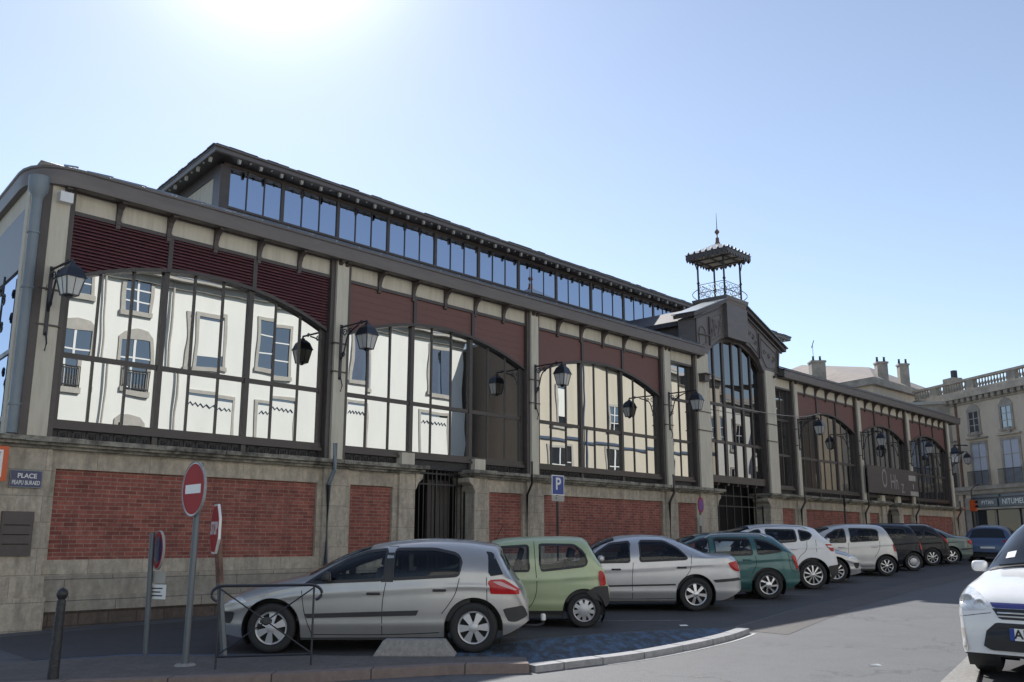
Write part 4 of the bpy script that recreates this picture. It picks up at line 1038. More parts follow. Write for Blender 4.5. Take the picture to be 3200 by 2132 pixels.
# ------------------------------------------------------------------ buildings at the right and behind
B0 = Vector((63, 15.3, 0)); bd = Vector((math.cos(math.radians(56)), math.sin(math.radians(56)), 0)); bn = Vector((-bd.y, bd.x, 0))
def bfr(s, z, d=0): p = B0+bd*s+bn*d; return (p.x, p.y, z)
BT = Matrix(((-bd.x, 0, bn.x, B0.x), (-bd.y, 0, bn.y, B0.y), (0, 1, 0, 0), (0, 0, 0, 1)))     # X = -s (to the viewer's right), Y up, Z out
def bb(mb, s0, s1, z0, z1, d0, d1): mb.obox(BT, -s1, z0, d0, -s0, z1, d1); return mb
rb = thing('corner_building', 'beige stone building with roof balustrade, shuttered windows and a dark shop front', 'building', (63, 15.3, 1))
b = MB(); bb(b, -9, 10.3, .5, 11.0, -8, 0); b.build('wall', M['house'], rb)
b = MB(); bb(b, -9, 10.3, 4.7, 4.95, 0, .25); bb(b, -9, 10.4, 10.75, 11.15, -8, .35); bb(b, -9, 10.35, 10.35, 10.42, 0, .06); bb(b, -9, 10.35, 4.45, 4.7, 0, .12)
for k in range(34): bb(b, -8.8+k*.56, -8.5+k*.56, 10.5, 10.75, 0, .28)
b.build('cornice', M['houset'], rb)
b = MB(); bb(b, -9, 10.4, 11.15, 11.28, -.1, .25); bb(b, -9, 10.4, 11.85, 12.0, -.1, .25)
for s0 in (-6, -2.6, .9, 4.6, 8.2): bb(b, s0-.35, s0+.35, 11.28, 11.85, -.08, .22)
s = -8.9
while s < 10.3:
    if all(abs(s-q) > .45 for q in (-6, -2.6, .9, 4.6, 8.2)):
        pp = bfr(s, 0, .08); b.lathe([(.05, 11.28), (.05, 11.34), (.09, 11.45), (.09, 11.52), (.04, 11.66), (.045, 11.8), (.06, 11.85)], 6, Matrix.Translation(pp))
    s += .27
b.build('balustrade', M['houset'], rb)
def rwin(s0, s1, z0, z1, kind):
    f = MB(); t = .16
    bb(f, s0-t, s0, z0-.1, z1+t, 0, .07); bb(f, s1, s1+t, z0-.1, z1+t, 0, .07); bb(f, s0, s1, z1, z1+t, 0, .07); bb(f, s0-t-.05, s1+t+.05, z0-.22, z0-.1, 0, .14)
    if kind == 'attic':
        m_ = (s0+s1)/2
        vs = [(-(s1+t), z1+t), (-(s0-t), z1+t), (-(s0-t)-.25, z1+.42), (-m_, z1+.58), (-(s1+t)+.25, z1+.42)]
        f.add([BT @ Vector((a, c, dd_)) for dd_ in (0, .06) for a, c in vs], [(0,1,2,3,4),(9,8,7,6,5)]+[(i, (i+1) % 5, 5+(i+1) % 5, 5+i) for i in range(5)])
    else: bb(f, s0-.3, s1+.3, z1+.32, z1+.40, 0, .2); bb(f, (s0+s1)/2-.15, (s0+s1)/2+.15, z1+.4, z1+.8, 0, .12)
    w = f.build('window', M['houset'], rb)
    p_ = MB(); bb(p_, s0, s1, z0, z1, .004, .02); p_.build('pane', M['paneglass'] if kind == 'attic' else M['shutter'], w)
    q_ = MB(); m_ = (s0+s1)/2
    bb(q_, m_-.03, m_+.03, z0, z1, .02, .045)
    for k in (1, 2): zz = z0+(z1-z0)*k/3; bb(q_, s0, s1, zz-.02, zz+.02, .02, .04)
    q_.build('sash', M['trimgrey'] if kind == 'attic' else M['houset'], w)
    if kind != 'attic':
        r_ = MB(); bb(r_, s0-.3, s1+.3, 5.85, 5.9, .3, .34)
        n = 22
        for k in range(n+1): ss = s0-.3+(s1-s0+.6)*k/n; bb(r_, ss-.012, ss+.012, 4.95, 5.87, .31, .33)
        r_.build('balcony_rail', M['black'], w)
for s0, s1 in ((4.3, 5.15), (1.4, 2.25), (-1.6, -.75), (-4.6, -3.75), (7.2, 8.0)): rwin(s0, s1, 8.45, 9.75, 'attic')
for s0, s1 in ((3.9, 5.15), (1.05, 2.4), (-2.0, -.65), (-5, -3.7), (6.85, 7.75)): rwin(s0, s1, 5.0, 7.65, 'tall')
b = MB(); bb(b, 6.25, 6.4, .5, 10.7, 0, .1); b.build('downpipe', M['rust'], rb)
# shop front
b = MB(); bb(b, -8, 5.6, 1.0, 4.4, .0, .1); b.build('shop_front', M['shop'], rb)
b = MB(); bb(b, -8, 5.8, 3.42, 3.55, .1, .5); bb(b, 5.5, 6.0, 1.0, 4.2, .05, .3); b.build('shop_ledge', M['houset'], rb)
b = MB()
for s0, s1 in ((3.6, 5.1), (1.6, 3.3), (-1, 1.3), (-4, -1.3)): bb(b, s0, s1, 1.4, 3.38, .1, .12)
b.build('shop_window', M['carglass_dark'], rb)
b = MB()
for s0 in (3.4, 1.45, -1.15): bb(b, s0, s0+.1, 1.2, 3.4, .12, .18)
b.build('shop_mullion', M['houset'], rb)
b = MB(); bb(b, 3.25, 5.4, 3.62, 4.1, .11, .16); bb(b, .2, 3.1, 3.62, 4.12, .11, .14); bb(b, 3.1, 5.5, 4.2, 4.35, .11, .14); bb(b, -3, 2.9, 4.2, 4.35, .11, .14); b.build('shop_sign_board', M['greypost'], rb)
text('shop_lettering', 'PYTAN', .34, M['white'], rb, BT @ Matrix.Translation((-4.1, 3.86, .17)), 1, 1)
text('shop_lettering', 'NITUMEU', .46, M['white'], rb, BT @ Matrix.Translation((-1.85, 3.87, .15)), 1, 1)
b = MB(); bb(b, 2, 3, 11.0, 12.5, -4, -3.2); b.build('chimney', M['houset'], rb)
b = MB(); bb(b, 7.4, 8.4, 11.0, 12.55, -1.6, -.8); b.build('chimney', M['houset'], rb)
b = MB(); bb(b, 7.6, 7.9, 12.55, 13.1, -1.4, -1.1); b.build('chimney_pot', M['black'], rb)
# lantern on that building
lx = BT @ Vector((-5.6, 6.9, 1.0))
o = thing('wall_lantern', 'black wall lantern hanging before the tall windows of the beige corner building', 'street lamp', tuple(lx), 0)
m_, g_ = MB(), MB(); lamp_head(m_, g_, Matrix.Translation(lx+Vector((0, 0, .75))) @ Matrix.Scale(1.5, 4)); m_.build('lantern', M['lampmetal'], o); g_.build('lantern_glass', M['lampglass'], o)
b = MB(); e_ = BT @ Vector((-5.6, 7.65, 0)); b.tube([tuple(e_), tuple(lx+Vector((0, 0, .75)))], .04, 6); b.build('bracket', M['lampmetal'], o)

# hip-roofed house behind
hb = thing('hip_roofed_house', 'pale stone house with a hipped roof and tall chimneys rising behind the hall', 'building', (76, 33, 1))
def pol(az, d): a = math.radians(az); return Vector((d*math.cos(a), d*math.sin(a), 0))
A1, A2, A3 = pol(19.5, 73), pol(21.4, 70), pol(30, 78)
def quadwall(mb, a, b, z0, z1): mb.add([(a.x, a.y, z0), (b.x, b.y, z0), (b.x, b.y, z1), (a.x, a.y, z1)], [(0, 1, 2, 3)])
C1, C2, C4 = pol(16.5, 88), pol(21.4, 70), pol(32, 84)
b = MB(); 
for a_, b_ in ((C1, C2), (C2, C4)): quadwall(b, a_, b_, 1, 12.2)
C3 = C1+(C4-C2); quadwall(b, C1, C3, 1, 12.2); quadwall(b, C3, C4, 1, 12.2); b.build('wall', M['house'], hb)
def ex(p, c, f=1.04): return c+(p-c)*f
cc = (C1+C4)/2; E_ = [ex(p, cc) for p in (C1, C2, C4, C3)]
b = MB(); vs = [(p.x, p.y, z) for z in (12.2, 12.7) for p in E_]; b.add(vs, [(3,2,1,0),(4,5,6,7),(0,1,5,4),(1,2,6,5),(2,3,7,6),(3,0,4,7)]); b.build('cornice', M['houset'], hb)
r1, r2 = pol(21.5, 80), pol(25.2, 78); 
b = MB(); P4 = [(p.x, p.y, 12.7) for p in E_]+[(r1.x, r1.y, 15.2), (r2.x, r2.y, 15.35)]
b.add(P4, [(0, 1, 4), (1, 2, 5, 4), (2, 3, 5), (3, 0, 4, 5)]); b.build('roof', M['roofgrey'], hb)
for az, d, z0, z1, w, pots in ((20.85, 72, 12.4, 14.15, .62, 2), (19.7, 76, 12.5, 14.6, .58, 2), (24.35, 72, 12.5, 14.5, .85, 2)):
    p = pol(az, d); b = MB(); T = Matrix.Translation(p) @ Matrix.Rotation(math.radians(40), 4, 'Z')
    b.obox(T, -w/2, -w/2*1.2, z0, w/2, w/2*1.2, z1); b.obox(T, -w/2-.06, -w/2*1.2-.06, z1-.15, w/2+.06, w/2*1.2+.06, z1-.03); ch = b.build('chimney', M['houset'], hb)
    b = MB()
    for k in range(pots): b.lathe([(.10, z1), (.07, z1+.32), (.10, z1+.36), (.0, z1+.36)], 8, T @ Matrix.Translation((0, -.25+.5*k, 0)))
    if az > 24: b.tube([T @ Vector((.1, .2, z1)), T @ Vector((.1, .2, z1+1.3))], .02, 4); b.tube([T @ Vector((-.3, .2, z1+1.5)), T @ Vector((.4, .2, z1+1.1))], .03, 4)
    b.build('chimney_pot', M['black'], ch)
lowb = thing('low_rear_building', 'low grey-walled wing with a parapet between the hall and the beige corner building', 'building', (70, 26, 1))
b = MB(); p = pol(18.2, 70); T = Matrix.Translation(p) @ Matrix.Rotation(math.radians(25), 4, 'Z'); b.obox(T, 0, -2.2, 0, 6, 4.5, 10.6); b.build('wall', M['houset'], lowb)
b = MB(); b.obox(T, -.15, -2.35, 10.6, 6, 4.6, 10.8); b.build('parapet', M['trimgrey'], lowb)
# distant town on the right so the street does not end in empty ground
db = thing('distant_house', 'dull house farther along the street at the right', 'building', (84, 4, 1))
b = MB(); b.box(78, 2, .5, 95, 14, 10); b.build('wall', M['house'], db); b = MB(); b.box(77.8, 1.8, 10, 95.2, 14.2, 10.4); b.build('cornice', M['houset'], db)

# ------------------------------------------------------------------ the houses across the street, seen mirrored in the glazing
def house(name, label, x0, x1, yf, h, wall, wins, side=None, soffit=True, depth=9):
    o = thing(name, label, 'building', ((x0+x1)/2, yf, 0))
    b = MB(); b.box(x0, yf-depth, -.6, x1, yf, h); b.build('wall', wall, o)
    b = MB(); b.box(x0-.1, yf-depth, h, x1+.1, yf+.55, h+.16); b.box(x0, yf, h-.35, x1, yf+.18, h); b.build('eaves', M['trimgrey'], o)
    b = MB(); b.add([(x0-.1, yf+.6, h+.17), (x1+.1, yf+.6, h+.17), (x1+.1, yf-depth/2, h+2.2), (x0-.1, yf-depth/2, h+2.2)], [(0, 1, 2, 3)]); b.build('roof', M['roofgrey'], o)
    for (a, c, z0, z1, kind) in wins:
        f = MB(); t = .16
        f.box(a-t, yf, z0-t, a, yf+.06, z1+t); f.box(c, yf, z0-t, c+t, yf+.06, z1+t); f.box(a, yf, z1, c, yf+.06, z1+t); f.box(a-t-.04, yf, z0-t-.06, c+t+.04, yf+.12, z0)
        if kind == 'arch': f.prism([(a-t, z1+t), (c+t, z1+t), (c-.1, z1+.42), ((a+c)/2, z1+.52), (a+.1, z1+.42)], 'y', yf, yf+.05)
        w = f.build('window', M['trimgrey'], o)
        mid = (a+c)/2; p_ = MB(); p_.box(a, yf+.004, z0, c, yf+.012, z1); p_.build('pane', M['paneglass'], w)
        q_ = MB()
        if kind in ('blind', 'valance'):
            q_.box(a, yf+.012, z0+(z1-z0)*(.22 if kind == 'blind' else 0), c, yf+.03, z1-.12); q_.build('roller_blind', M['whitewall'], w)
            if kind == 'valance':
                v_ = MB(); n = 14
                v_.tube([(a+.1+(c-a-.2)*k/n, yf+.05, z1-.5+(.07 if k % 2 else -.07)) for k in range(n+1)], .03, 4); v_.build('valance', M['blueshut'], w)
        elif kind == 'shut':
            q_.box(a, yf+.02, z0, mid-.12, yf+.05, z1); q_.box(mid+.12, yf+.02, z0, c, yf+.05, z1); q_.build('shutter', M['blueshut'], w)
        else:
            q_.box(mid-.05, yf+.012, z0, mid+.05, yf+.04, z1)
            for k in (1, 2): zz = z0+(z1-z0)*k/3; q_.box(a, yf+.012, zz-.03, c, yf+.035, zz+.03)
            q_.build('sash', M['white'], w)
        if kind == 'arch':
            r_ = MB(); r_.box(a-.1, yf+.12, z0+.85, c+.1, yf+.15, z0+.9); r_.box(a-.1, yf+.12, z0+.05, c+.1, yf+.15, z0+.1)
            for k in range(12): xx = a-.1+(c-a+.2)*k/11; r_.box(xx-.015, yf+.12, z0, xx+.015, yf+.14, z0+.88)
            r_.build('balcony_rail', M['black'], w)
    return o
WA = [(18.1, 19.2, 11.6, 13.0, 'sash'), (15.2, 16.3, 11.6, 13.0, 'sash'), (15.3, 16.5, 7.7, 10.1, 'arch'), (18.1, 19.4, 7.9, 10.3, 'arch'), (21.4, 23.2, 9.5, 11.9, 'blind'), (25.0, 26.8, 9.7, 12.1, 'sash'),
      (21.4, 23.4, 5.0, 8.1, 'valance'), (24.9, 26.8, 5.2, 8.2, 'valance'), (30.3, 31.8, 9.7, 12.4, 'shut'), (30.2, 31.9, 5.2, 8.6, 'valance'), (36.0, 37.5, 9.9, 12.6, 'shut'), (35.4, 37.5, 5.2, 8.6, 'valance'),
      (18.0, 19.4, 2.5, 6.3, 'arch'), (4, 5.2, 7.8, 10.1, 'sash'), (8.5, 9.7, 7.8, 10.1, 'sash'), (4, 5.2, 3, 5.5, 'sash'), (8.5, 9.7, 3, 5.5, 'sash'), (21.4, 23.4, .6, 3.6, 'blind'), (30.2, 31.9, .6, 3.4, 'shut')]
ha = house('townhouse', 'white rendered townhouse across the street, mirrored in the left bays of the hall', -14, 39.0, -6.9, 13.3, M['whitewall'], WA)
b = MB(); b.tube([(20.45, -6.75, 13.3), (20.45, -6.75, .3)], .06, 8); b.tube([(17.2, -6.75, 13.3), (17.2, -6.75, .3)], .05, 8); b.build('downpipe', M['trimgrey'], ha)
WB = [(43.4, 44.7, 8.5, 10.7, 'blind'), (43.2, 44.7, 3.8, 7.1, 'sash'), (49.0, 50.0, 8.6, 10.2, 'sash'), (48.8, 49.9, 3.9, 7.3, 'sash'), (54.5, 55.8, 8.5, 10.7, 'sash'), (54.5, 55.8, 4, 7.1, 'sash')]
hb2 = house('townhouse', 'ochre townhouse across the street, mirrored in the third bay of the hall', 39.9, 60.5, -3.6, 13.0, M['beigewall'], WB)
b = MB(); b.tube([(46.6, -3.45, 13), (46.6, -3.45, .3)], .07, 8); b.box(39.9, -3.6, 7.55, 60.5, -3.5, 7.7); b.build('string_course', M['blueshut'], hb2)
b = MB(); b.box(39.86, -12.5, -.6, 39.9, -3.62, 13); b.build('side_wall', M['brownwall'], hb2)
WC = [(62.5, 63.6, 8.5, 10.8, 'sash'), (66, 67.1, 8.5, 10.8, 'shut'), (70, 71.1, 8.5, 10.8, 'sash'), (62.5, 63.6, 4.3, 7, 'arch'), (66, 67.1, 4.3, 7, 'sash'), (70, 71.1, 4.3, 7, 'arch')]
hc = house('townhouse', 'cream townhouse with balconies across the street, mirrored in the portal glazing', 61, 74.0, -5.2, 12.4, M['whitewall'], WC)
hd_ = house('townhouse', 'brown rendered block closing the far side of the street, mirrored in the right bays', 76, 92, 1.5, 13.5, M['brownwall'], [(78, 79, 4, 6, 'sash')], depth=26)

# ------------------------------------------------------------------ cars
def pchip(pts):
    pts = sorted(pts); X = [p[0] for p in pts]; Z = [p[1] for p in pts]; n = len(X)
    h = [max(X[i+1]-X[i], 1e-4) for i in range(n-1)]; d = [(Z[i+1]-Z[i])/h[i] for i in range(n-1)]
    m = [0]*n; m[0] = d[0]; m[-1] = d[-1]
    for i in range(1, n-1):
        if d[i-1]*d[i] <= 0: m[i] = 0
        else:
            w1 = 2*h[i]+h[i-1]; w2 = h[i]+2*h[i-1]; m[i] = (w1+w2)/(w1/d[i-1]+w2/d[i])
    def f(x):
        if x <= X[0]: return Z[0]
        if x >= X[-1]: return Z[-1]
        lo = 0
        while X[lo+1] < x: lo += 1
        t = (x-X[lo])/h[lo]
        return (2*t**3-3*t*t+1)*Z[lo]+(t**3-2*t*t+t)*h[lo]*m[lo]+(-2*t**3+3*t*t)*Z[lo+1]+(t**3-t*t)*h[lo]*m[lo+1]
    return f
def chaikin(poly, n=2):
    for _ in range(n):
        o = []
        for i in range(len(poly)):
            a, b = poly[i], poly[(i+1) % len(poly)]
            o += [(a[0]*.75+b[0]*.25, a[1]*.75+b[1]*.25), (a[0]*.25+b[0]*.75, a[1]*.25+b[1]*.75)]
        poly = o
    return poly
def zrange(poly, x):
    zs = []
    for i in range(len(poly)):
        a, b = poly[i], poly[(i+1) % len(poly)]
        if (a[0] <= x < b[0]) or (b[0] <= x < a[0]): zs.append(a[1]+(b[1]-a[1])*(x-a[0])/(b[0]-a[0]))
    return (min(zs), max(zs)) if len(zs) >= 2 else None
def roundp(poly, r=.05):
    o = []; n = len(poly)
    for i in range(n):
        p, a, b = Vector(poly[i]), Vector(poly[i-1]), Vector(poly[(i+1) % n])
        da, db = (a-p), (b-p); ra = min(r, da.length*.45); rb_ = min(r, db.length*.45)
        q0 = p+da.normalized()*ra; q2 = p+db.normalized()*rb_
        for t in (0, .33, .67, 1): v = q0*(1-t)**2+p*2*t*(1-t)+q2*t*t; o.append((v.x, v.y))
    return o
class Shape:
    def __init__(s, sp):
        tp = list(sp['top']); k = min(range(len(tp)), key=lambda i: (tp[i][0], i)); tp = tp[:k+1]
        sp = dict(sp); sp['top'] = tp
        s.top = pchip(sp['top']); s.belt = pchip(sp['belt']); s.W0 = sp.get('W', .86); s.wb = sp['wb']; s.wr = sp.get('wr', .31); s.ar = sp.get('ar', s.wr+.055)
        s.xn = max(p[0] for p in sp['top']); s.xt = min(p[0] for p in sp['top']); s.sill = sp.get('sill', .2); s.q = sp.get('q', 3.3); s.p = sp.get('p', 1.75)
        s.an = sp.get('an', .65); s.at = sp.get('at', .45); s.fn = sp.get('fn', .66); s.ft = sp.get('ft', .74)
        s.tum = sp.get('tum', .0)
    def W(s, x):
        f = 1
        dn = s.xn-x; dt = x-s.xt
        if dn < s.an: f = min(f, s.fn+(1-s.fn)*(1-(1-max(dn, 0)/s.an)**2.4)**(1/1.6) if dn > 0 else s.fn)
        if dt < s.at: f = min(f, s.ft+(1-s.ft)*(1-(1-max(dt, 0)/s.at)**2.4)**(1/1.6) if dt > 0 else s.ft)
        return s.W0*f
    def zb(s, x):
        z = s.sill
        dn = s.xn-x; dt = x-s.xt
        if dn < .35: z += .06*(1-dn/.35)
        if dt < .45: z += .2*(1-max(dt, 0)/.45)**1.6
        for xw in (0, s.wb):
            if abs(x-xw) < s.ar-1e-6: z = max(z, s.wr+math.sqrt(s.ar**2-(x-xw)**2))
        return z
    def bz(s, x): return min(s.belt(x), s.top(x)-.045)
    def g(s, z):
        r = 1-.20*(z-.62)**2
        if z < .34: r -= .9*(.34-z)**2
        return r
    def gx(s, x, z):
        return s.g(z)+.011*math.exp(-((z-(s.belt(x)-.10))/.038)**2)+.010*math.exp(-((z-.36)/.045)**2)
    def y(s, x, z):
        zt = s.top(x); zbl = s.bz(x); W = s.W(x)
        if z <= zbl: return W*s.gx(x, z)
        if z >= zt: return .0
        u = (z-zbl)/(zt-zbl)
        return W*s.g(zbl)*(1-u**s.p)**(1/s.q)
    def z_at(s, x, y):
        zt = s.top(x); zbl = s.bz(x); Wb = s.W(x)*s.g(zbl); u = min(abs(y)/Wb, .999)
        return zbl+(zt-zbl)*(1-u**s.q)**(1/s.p)
    def xfront(s, y, z):
        x = s.xn+.02
        while x > s.xn-1.6:
            if s.top(x) > z and s.y(x, z) >= abs(y) and s.zb(x)-.05 <= z: return x
            x -= .004
        return x
    def xrear(s, y, z):
        x = s.xt-.02
        while x < s.xt+1.3:
            if s.top(x) > z and s.y(x, z) >= abs(y): return x
            x += .004
        return x
def car_wheel(parent, x, y, r, w, side, style, col):
    T = Matrix.Translation((x, y, r)) @ Matrix.Rotation(-side*PI/2, 4, 'X')       # local z = outward
    b = MB(); rr = r*.66 if style != 'big' else r*.70
    b.lathe([(rr, -w), (r*.95, -w), (r, -w*.8), (r, -.04), (r*.985, -.012), (r*.93, .004), (r*.80, .006), (rr, -.012), (rr*.98, -.05)], 40, T)
    b.lathe([(0, -.07), (rr, -.07)], 30, T)
    wh = b.build('wheel', M['tyre'], parent, True, 50)
    f = MB(); n, win, wout, hub, kind = {'trap': (6, .045, .085, .075, 0), 'holes': (9, .05, .062, .11, 0), 'six': (7, .035, .05, .06, 0), 'spiral': (7, .024, .036, .075, 1), 'big': (10, .016, .03, .05, 0), 'steel': (0, 0, 0, .13, 0), 'five': (8, .016, .028, .05, 0)}[style]
    f.lathe([(rr*.985, -.05), (rr*1.0, -.006), (rr*.97, .004), (rr*.90, -.002), (rr*.88, -.03)], 40, T)
    f.lathe([(hub*1.0, -.03), (hub*.95, .0), (hub*.6, .012), (0, .014)], 24, T)
    if style == 'steel': f.lathe([(rr*.9, -.02), (rr*.74, -.03), (rr*.72, -.06)], 30, T)
    a0 = random.uniform(0, 1)
    for i in range(n):
        a = a0+2*PI*i/n; a2 = a+(.38 if kind else 0)
        ca, sa = math.cos(a), math.sin(a); cb_, sb = math.cos(a2), math.sin(a2)
        r0 = hub*.8; r1 = rr*.95
        k = r/.31
        ps = [(r0*ca-win*k*-sa*-1*.5*2*.5, r0*sa-win*k*ca*.5*2*.5), (r0*ca+win*k*-sa*-1*-1*.5, r0*sa+win*k*ca*.5)]
        p0 = Vector((r0*ca, r0*sa)); t0 = Vector((-sa, ca)); p1 = Vector((r1*cb_, r1*sb)); t1 = Vector((-sb, cb_))
        q = [p0-t0*win*k*.5, p1-t1*wout*k*.5*1.3, p1+t1*wout*k*.5*1.3, p0+t0*win*k*.5]
        if style in ('trap', 'holes', 'six'): q = [p0-t0*win*k*.6, p1-t1*wout*k*.62, p1+t1*wout*k*.62, p0+t0*win*k*.6]
        zf = [.008, -.004, -.004, .008]
        vs = [T @ Vector((p.x, p.y, z)) for p, z in zip(q, zf)]+[T @ Vector((p.x, p.y, z-.03)) for p, z in zip(q, zf)]
        f.add(vs, [(3,2,1,0),(4,5,6,7),(0,1,5,4),(1,2,6,5),(2,3,7,6),(3,0,4,7)])
    f.build('rim', col, wh, True, 40)
def side_patch(sh, poly, eps, side, nz=5, step=.03, rnd=2):
    poly = roundp(poly, .03*rnd) if rnd else poly
    x0 = min(p[0] for p in poly)+.001; x1 = max(p[0] for p in poly)-.001
    n = max(6, int((x1-x0)/step)); rows = []
    for i in range(n+1):
        x = x0+(x1-x0)*i/n; zr = zrange(poly, x)
        if not zr: continue
        rows.append([(x, side*(sh.y(x, zr[0]+(zr[1]-zr[0])*k/nz)+eps), zr[0]+(zr[1]-zr[0])*k/nz) for k in range(nz+1)])
    b = MB()
    if len(rows) > 1: b.grid(rows)
    return b
def make_car(sp, contact, heading, label, group, paintm, name='parked_car', ztop_off=0):
    sh = Shape(sp)
    hx, hy = math.cos(math.radians(heading)), math.sin(math.radians(heading)); lx_, ly_ = -hy, hx
    side0 = sp.get('contact_side', 1)
    ow = sh.W0-.03
    cx_, cy_ = contact[0]-lx_*ow*side0, contact[1]-ly_*ow*side0
    o = thing(name, label, 'car', (cx_, cy_, gz(cx_, cy_)), math.radians(heading), group, world=False)
    # align to the sloping ground
    fz_ = gz(cx_+hx, cy_+hy)-gz(cx_-hx, cy_-hy); lz_ = gz(cx_+lx_, cy_+ly_)-gz(cx_-lx_, cy_-ly_)
    R_ = Matrix.Rotation(math.radians(heading), 4, 'Z') @ Matrix.Rotation(-math.atan2(fz_, 2), 4, 'Y') @ Matrix.Rotation(math.atan2(lz_, 2), 4, 'X')
    o.rotation_euler = R_.to_euler()
    wins = [roundp(w[0] if isinstance(w, tuple) else w, .06) for w in sp.get('windows', [])]
    priv = [isinstance(w, tuple) and w[1] for w in sp.get('windows', [])]
    # stations
    st_ = set(); x = sh.xt
    L_ = sh.xn-sh.xt; n = int(L_/.038)
    for i in range(n+1): st_.add(round(sh.xt+L_*i/n, 4))
    for e in (sh.xt+.008, sh.xt+.02, sh.xn-.008, sh.xn-.02): st_.add(round(e, 4))
    for xw in (0, sh.wb):
        for k in range(-12, 13):
            st_.add(round(xw+sh.ar*math.sin(k*PI/24), 4))
        st_.add(round(xw-sh.ar-.002, 4)); st_.add(round(xw+sh.ar+.002, 4))
    st_ = sorted(st_)
    NL, NU = 18, 18
    def section(x):
        zb_ = sh.zb(x); zbl = sh.bz(x); zt_ = sh.top(x); zb_ = min(zb_, zbl-.02); W = sh.W(x); pts = []
        for k in range(NL): z = zb_+(zbl-zb_)*k/NL; pts.append((W*sh.gx(x, z), z))
        Wb = W*sh.g(zbl)
        for k in range(NU+1):
            t = k/NU*PI/2; pts.append((Wb*max(math.cos(t), 0)**(2/sh.q), zbl+(zt_-zbl)*math.sin(t)**(2/sh.p)))
        return pts
    secs = [(x, section(x)) for x in st_]
    body = MB()
    npt = NL+NU+1
    def inwin(x, z):
        for w in wins:
            zr = zrange(w, x)
            if zr and zr[0]+.022 < z < zr[1]-.022:
                a = zrange(w, x-.022); c = zrange(w, x+.022)
                if a and c: return True
        return False
    for side in (1, -1):
        base = len(body.v)
        vs = [(x, side*p[0], p[1]) for x, s_ in secs for p in s_]; fs = []
        for i in range(len(secs)-1):
            for j in range(npt-1):
                xm = (secs[i][0]+secs[i+1][0])/2; zm = (secs[i][1][j][1]+secs[i][1][j+1][1])/2
                if j >= NL-5 and secs[i][1][j][0] > .25 and inwin(xm, zm): continue
                q = (i*npt+j, i*npt+j+1, (i+1)*npt+j+1, (i+1)*npt+j)
                fs.append(q if side == 1 else q[::-1])
        body.add(vs, fs)
    # end caps
    for idx, sg in ((0, -1), (len(secs)-1, 1)):
        x, s_ = secs[idx]
        for k in range(len(s_)-1):
            a, c = s_[k], s_[k+1]
            body.add([(x, a[0], a[1]), (x, c[0], c[1]), (x, -c[0], c[1]), (x, -a[0], a[1])], [(0, 1, 2, 3)])
    bo = body.build('body', paintm, o, True, 32)
    # underbody, wheel wells, cabin tub
    u = MB(); xa, xb = sh.xt+.15, sh.xn-.2
    u.box(xa, -sh.W0*.80, .19, -sh.ar, sh.W0*.80, .42); u.box(sh.ar, -sh.W0*.93, .17, sh.wb-sh.ar, sh.W0*.93, .42); u.box(sh.wb+sh.ar, -sh.W0*.6, .24, xb-.15, sh.W0*.6, .42)
    u.box(-sh.ar, -sh.W0*.6, .25, sh.ar, sh.W0*.6, .74); u.box(sh.wb-sh.ar, -sh.W0*.6, .25, sh.wb+sh.ar, sh.W0*.6, .74)
    for xw in (0, sh.wb):
        for sd in (1, -1):
            rows = [[(xw+(sh.ar+.0)*math.cos(k*PI/16), sd*yy, sh.wr+(sh.ar+.0)*math.sin(k*PI/16)) for k in range(-3, 20)] for yy in (sh.W0*.6, sh.W(xw)*sh.g(.6)-.008)]
            u.grid(rows)
    u.build('underbody', M['plastic'], o)
    if wins:
        t_ = MB(); gx0 = min(min(p[0] for p in w) for w in wins); gx1 = max(max(p[0] for p in w) for w in wins)
        bm_ = min(sh.belt(gx0), sh.belt((gx0+gx1)/2))-.05
        t_.box(gx0-.1, -sh.W0*.9, .4, gx1+.1, sh.W0*.9, bm_-.14)
        for sd in (1, -1): t_.box(gx0+.1, sd*sh.W0*.82, bm_-.14, gx1-.1, sd*sh.W0*.9, bm_)
        t_.build('cabin_floor', M['plastic'], o)
        sx = sp.get('seats', (1.25, .35))
        for k, xs0 in enumerate(sx):
            for sd in (1, -1):
                s_ = MB(); yy = sd*.37
                T_ = Matrix.Translation((xs0, yy, bm_-.2)) @ Matrix.Rotation(-.25, 4, 'Y')
                s_.obox(T_, -.07, -.23, 0, .07, .23, .42); s_.obox(T_, -.04, -.13, .46, .05, .13, .64); s_.obox(T_, -.02, -.05, .4, .02, .05, .5)
                q_ = s_.build('seat', M['seat'], o); m_ = q_.modifiers.new('bevel', 'BEVEL'); m_.width = .045; m_.segments = 3
        sw = MB(); T_ = Matrix.Translation((sx[0]+.52, .37, bm_+.0)) @ Matrix.Rotation(1.15, 4, 'Y')
        sw.tube([T_ @ Vector((.18*math.cos(k*PI/10), .18*math.sin(k*PI/10), 0)) for k in range(21)], .015, 6); sw.obox(T_, -.17, -.03, -.02, .17, .03, 0)
        sw.build('steering_wheel', M['plastic'], o)
    FB = sp.get('fb', .04)
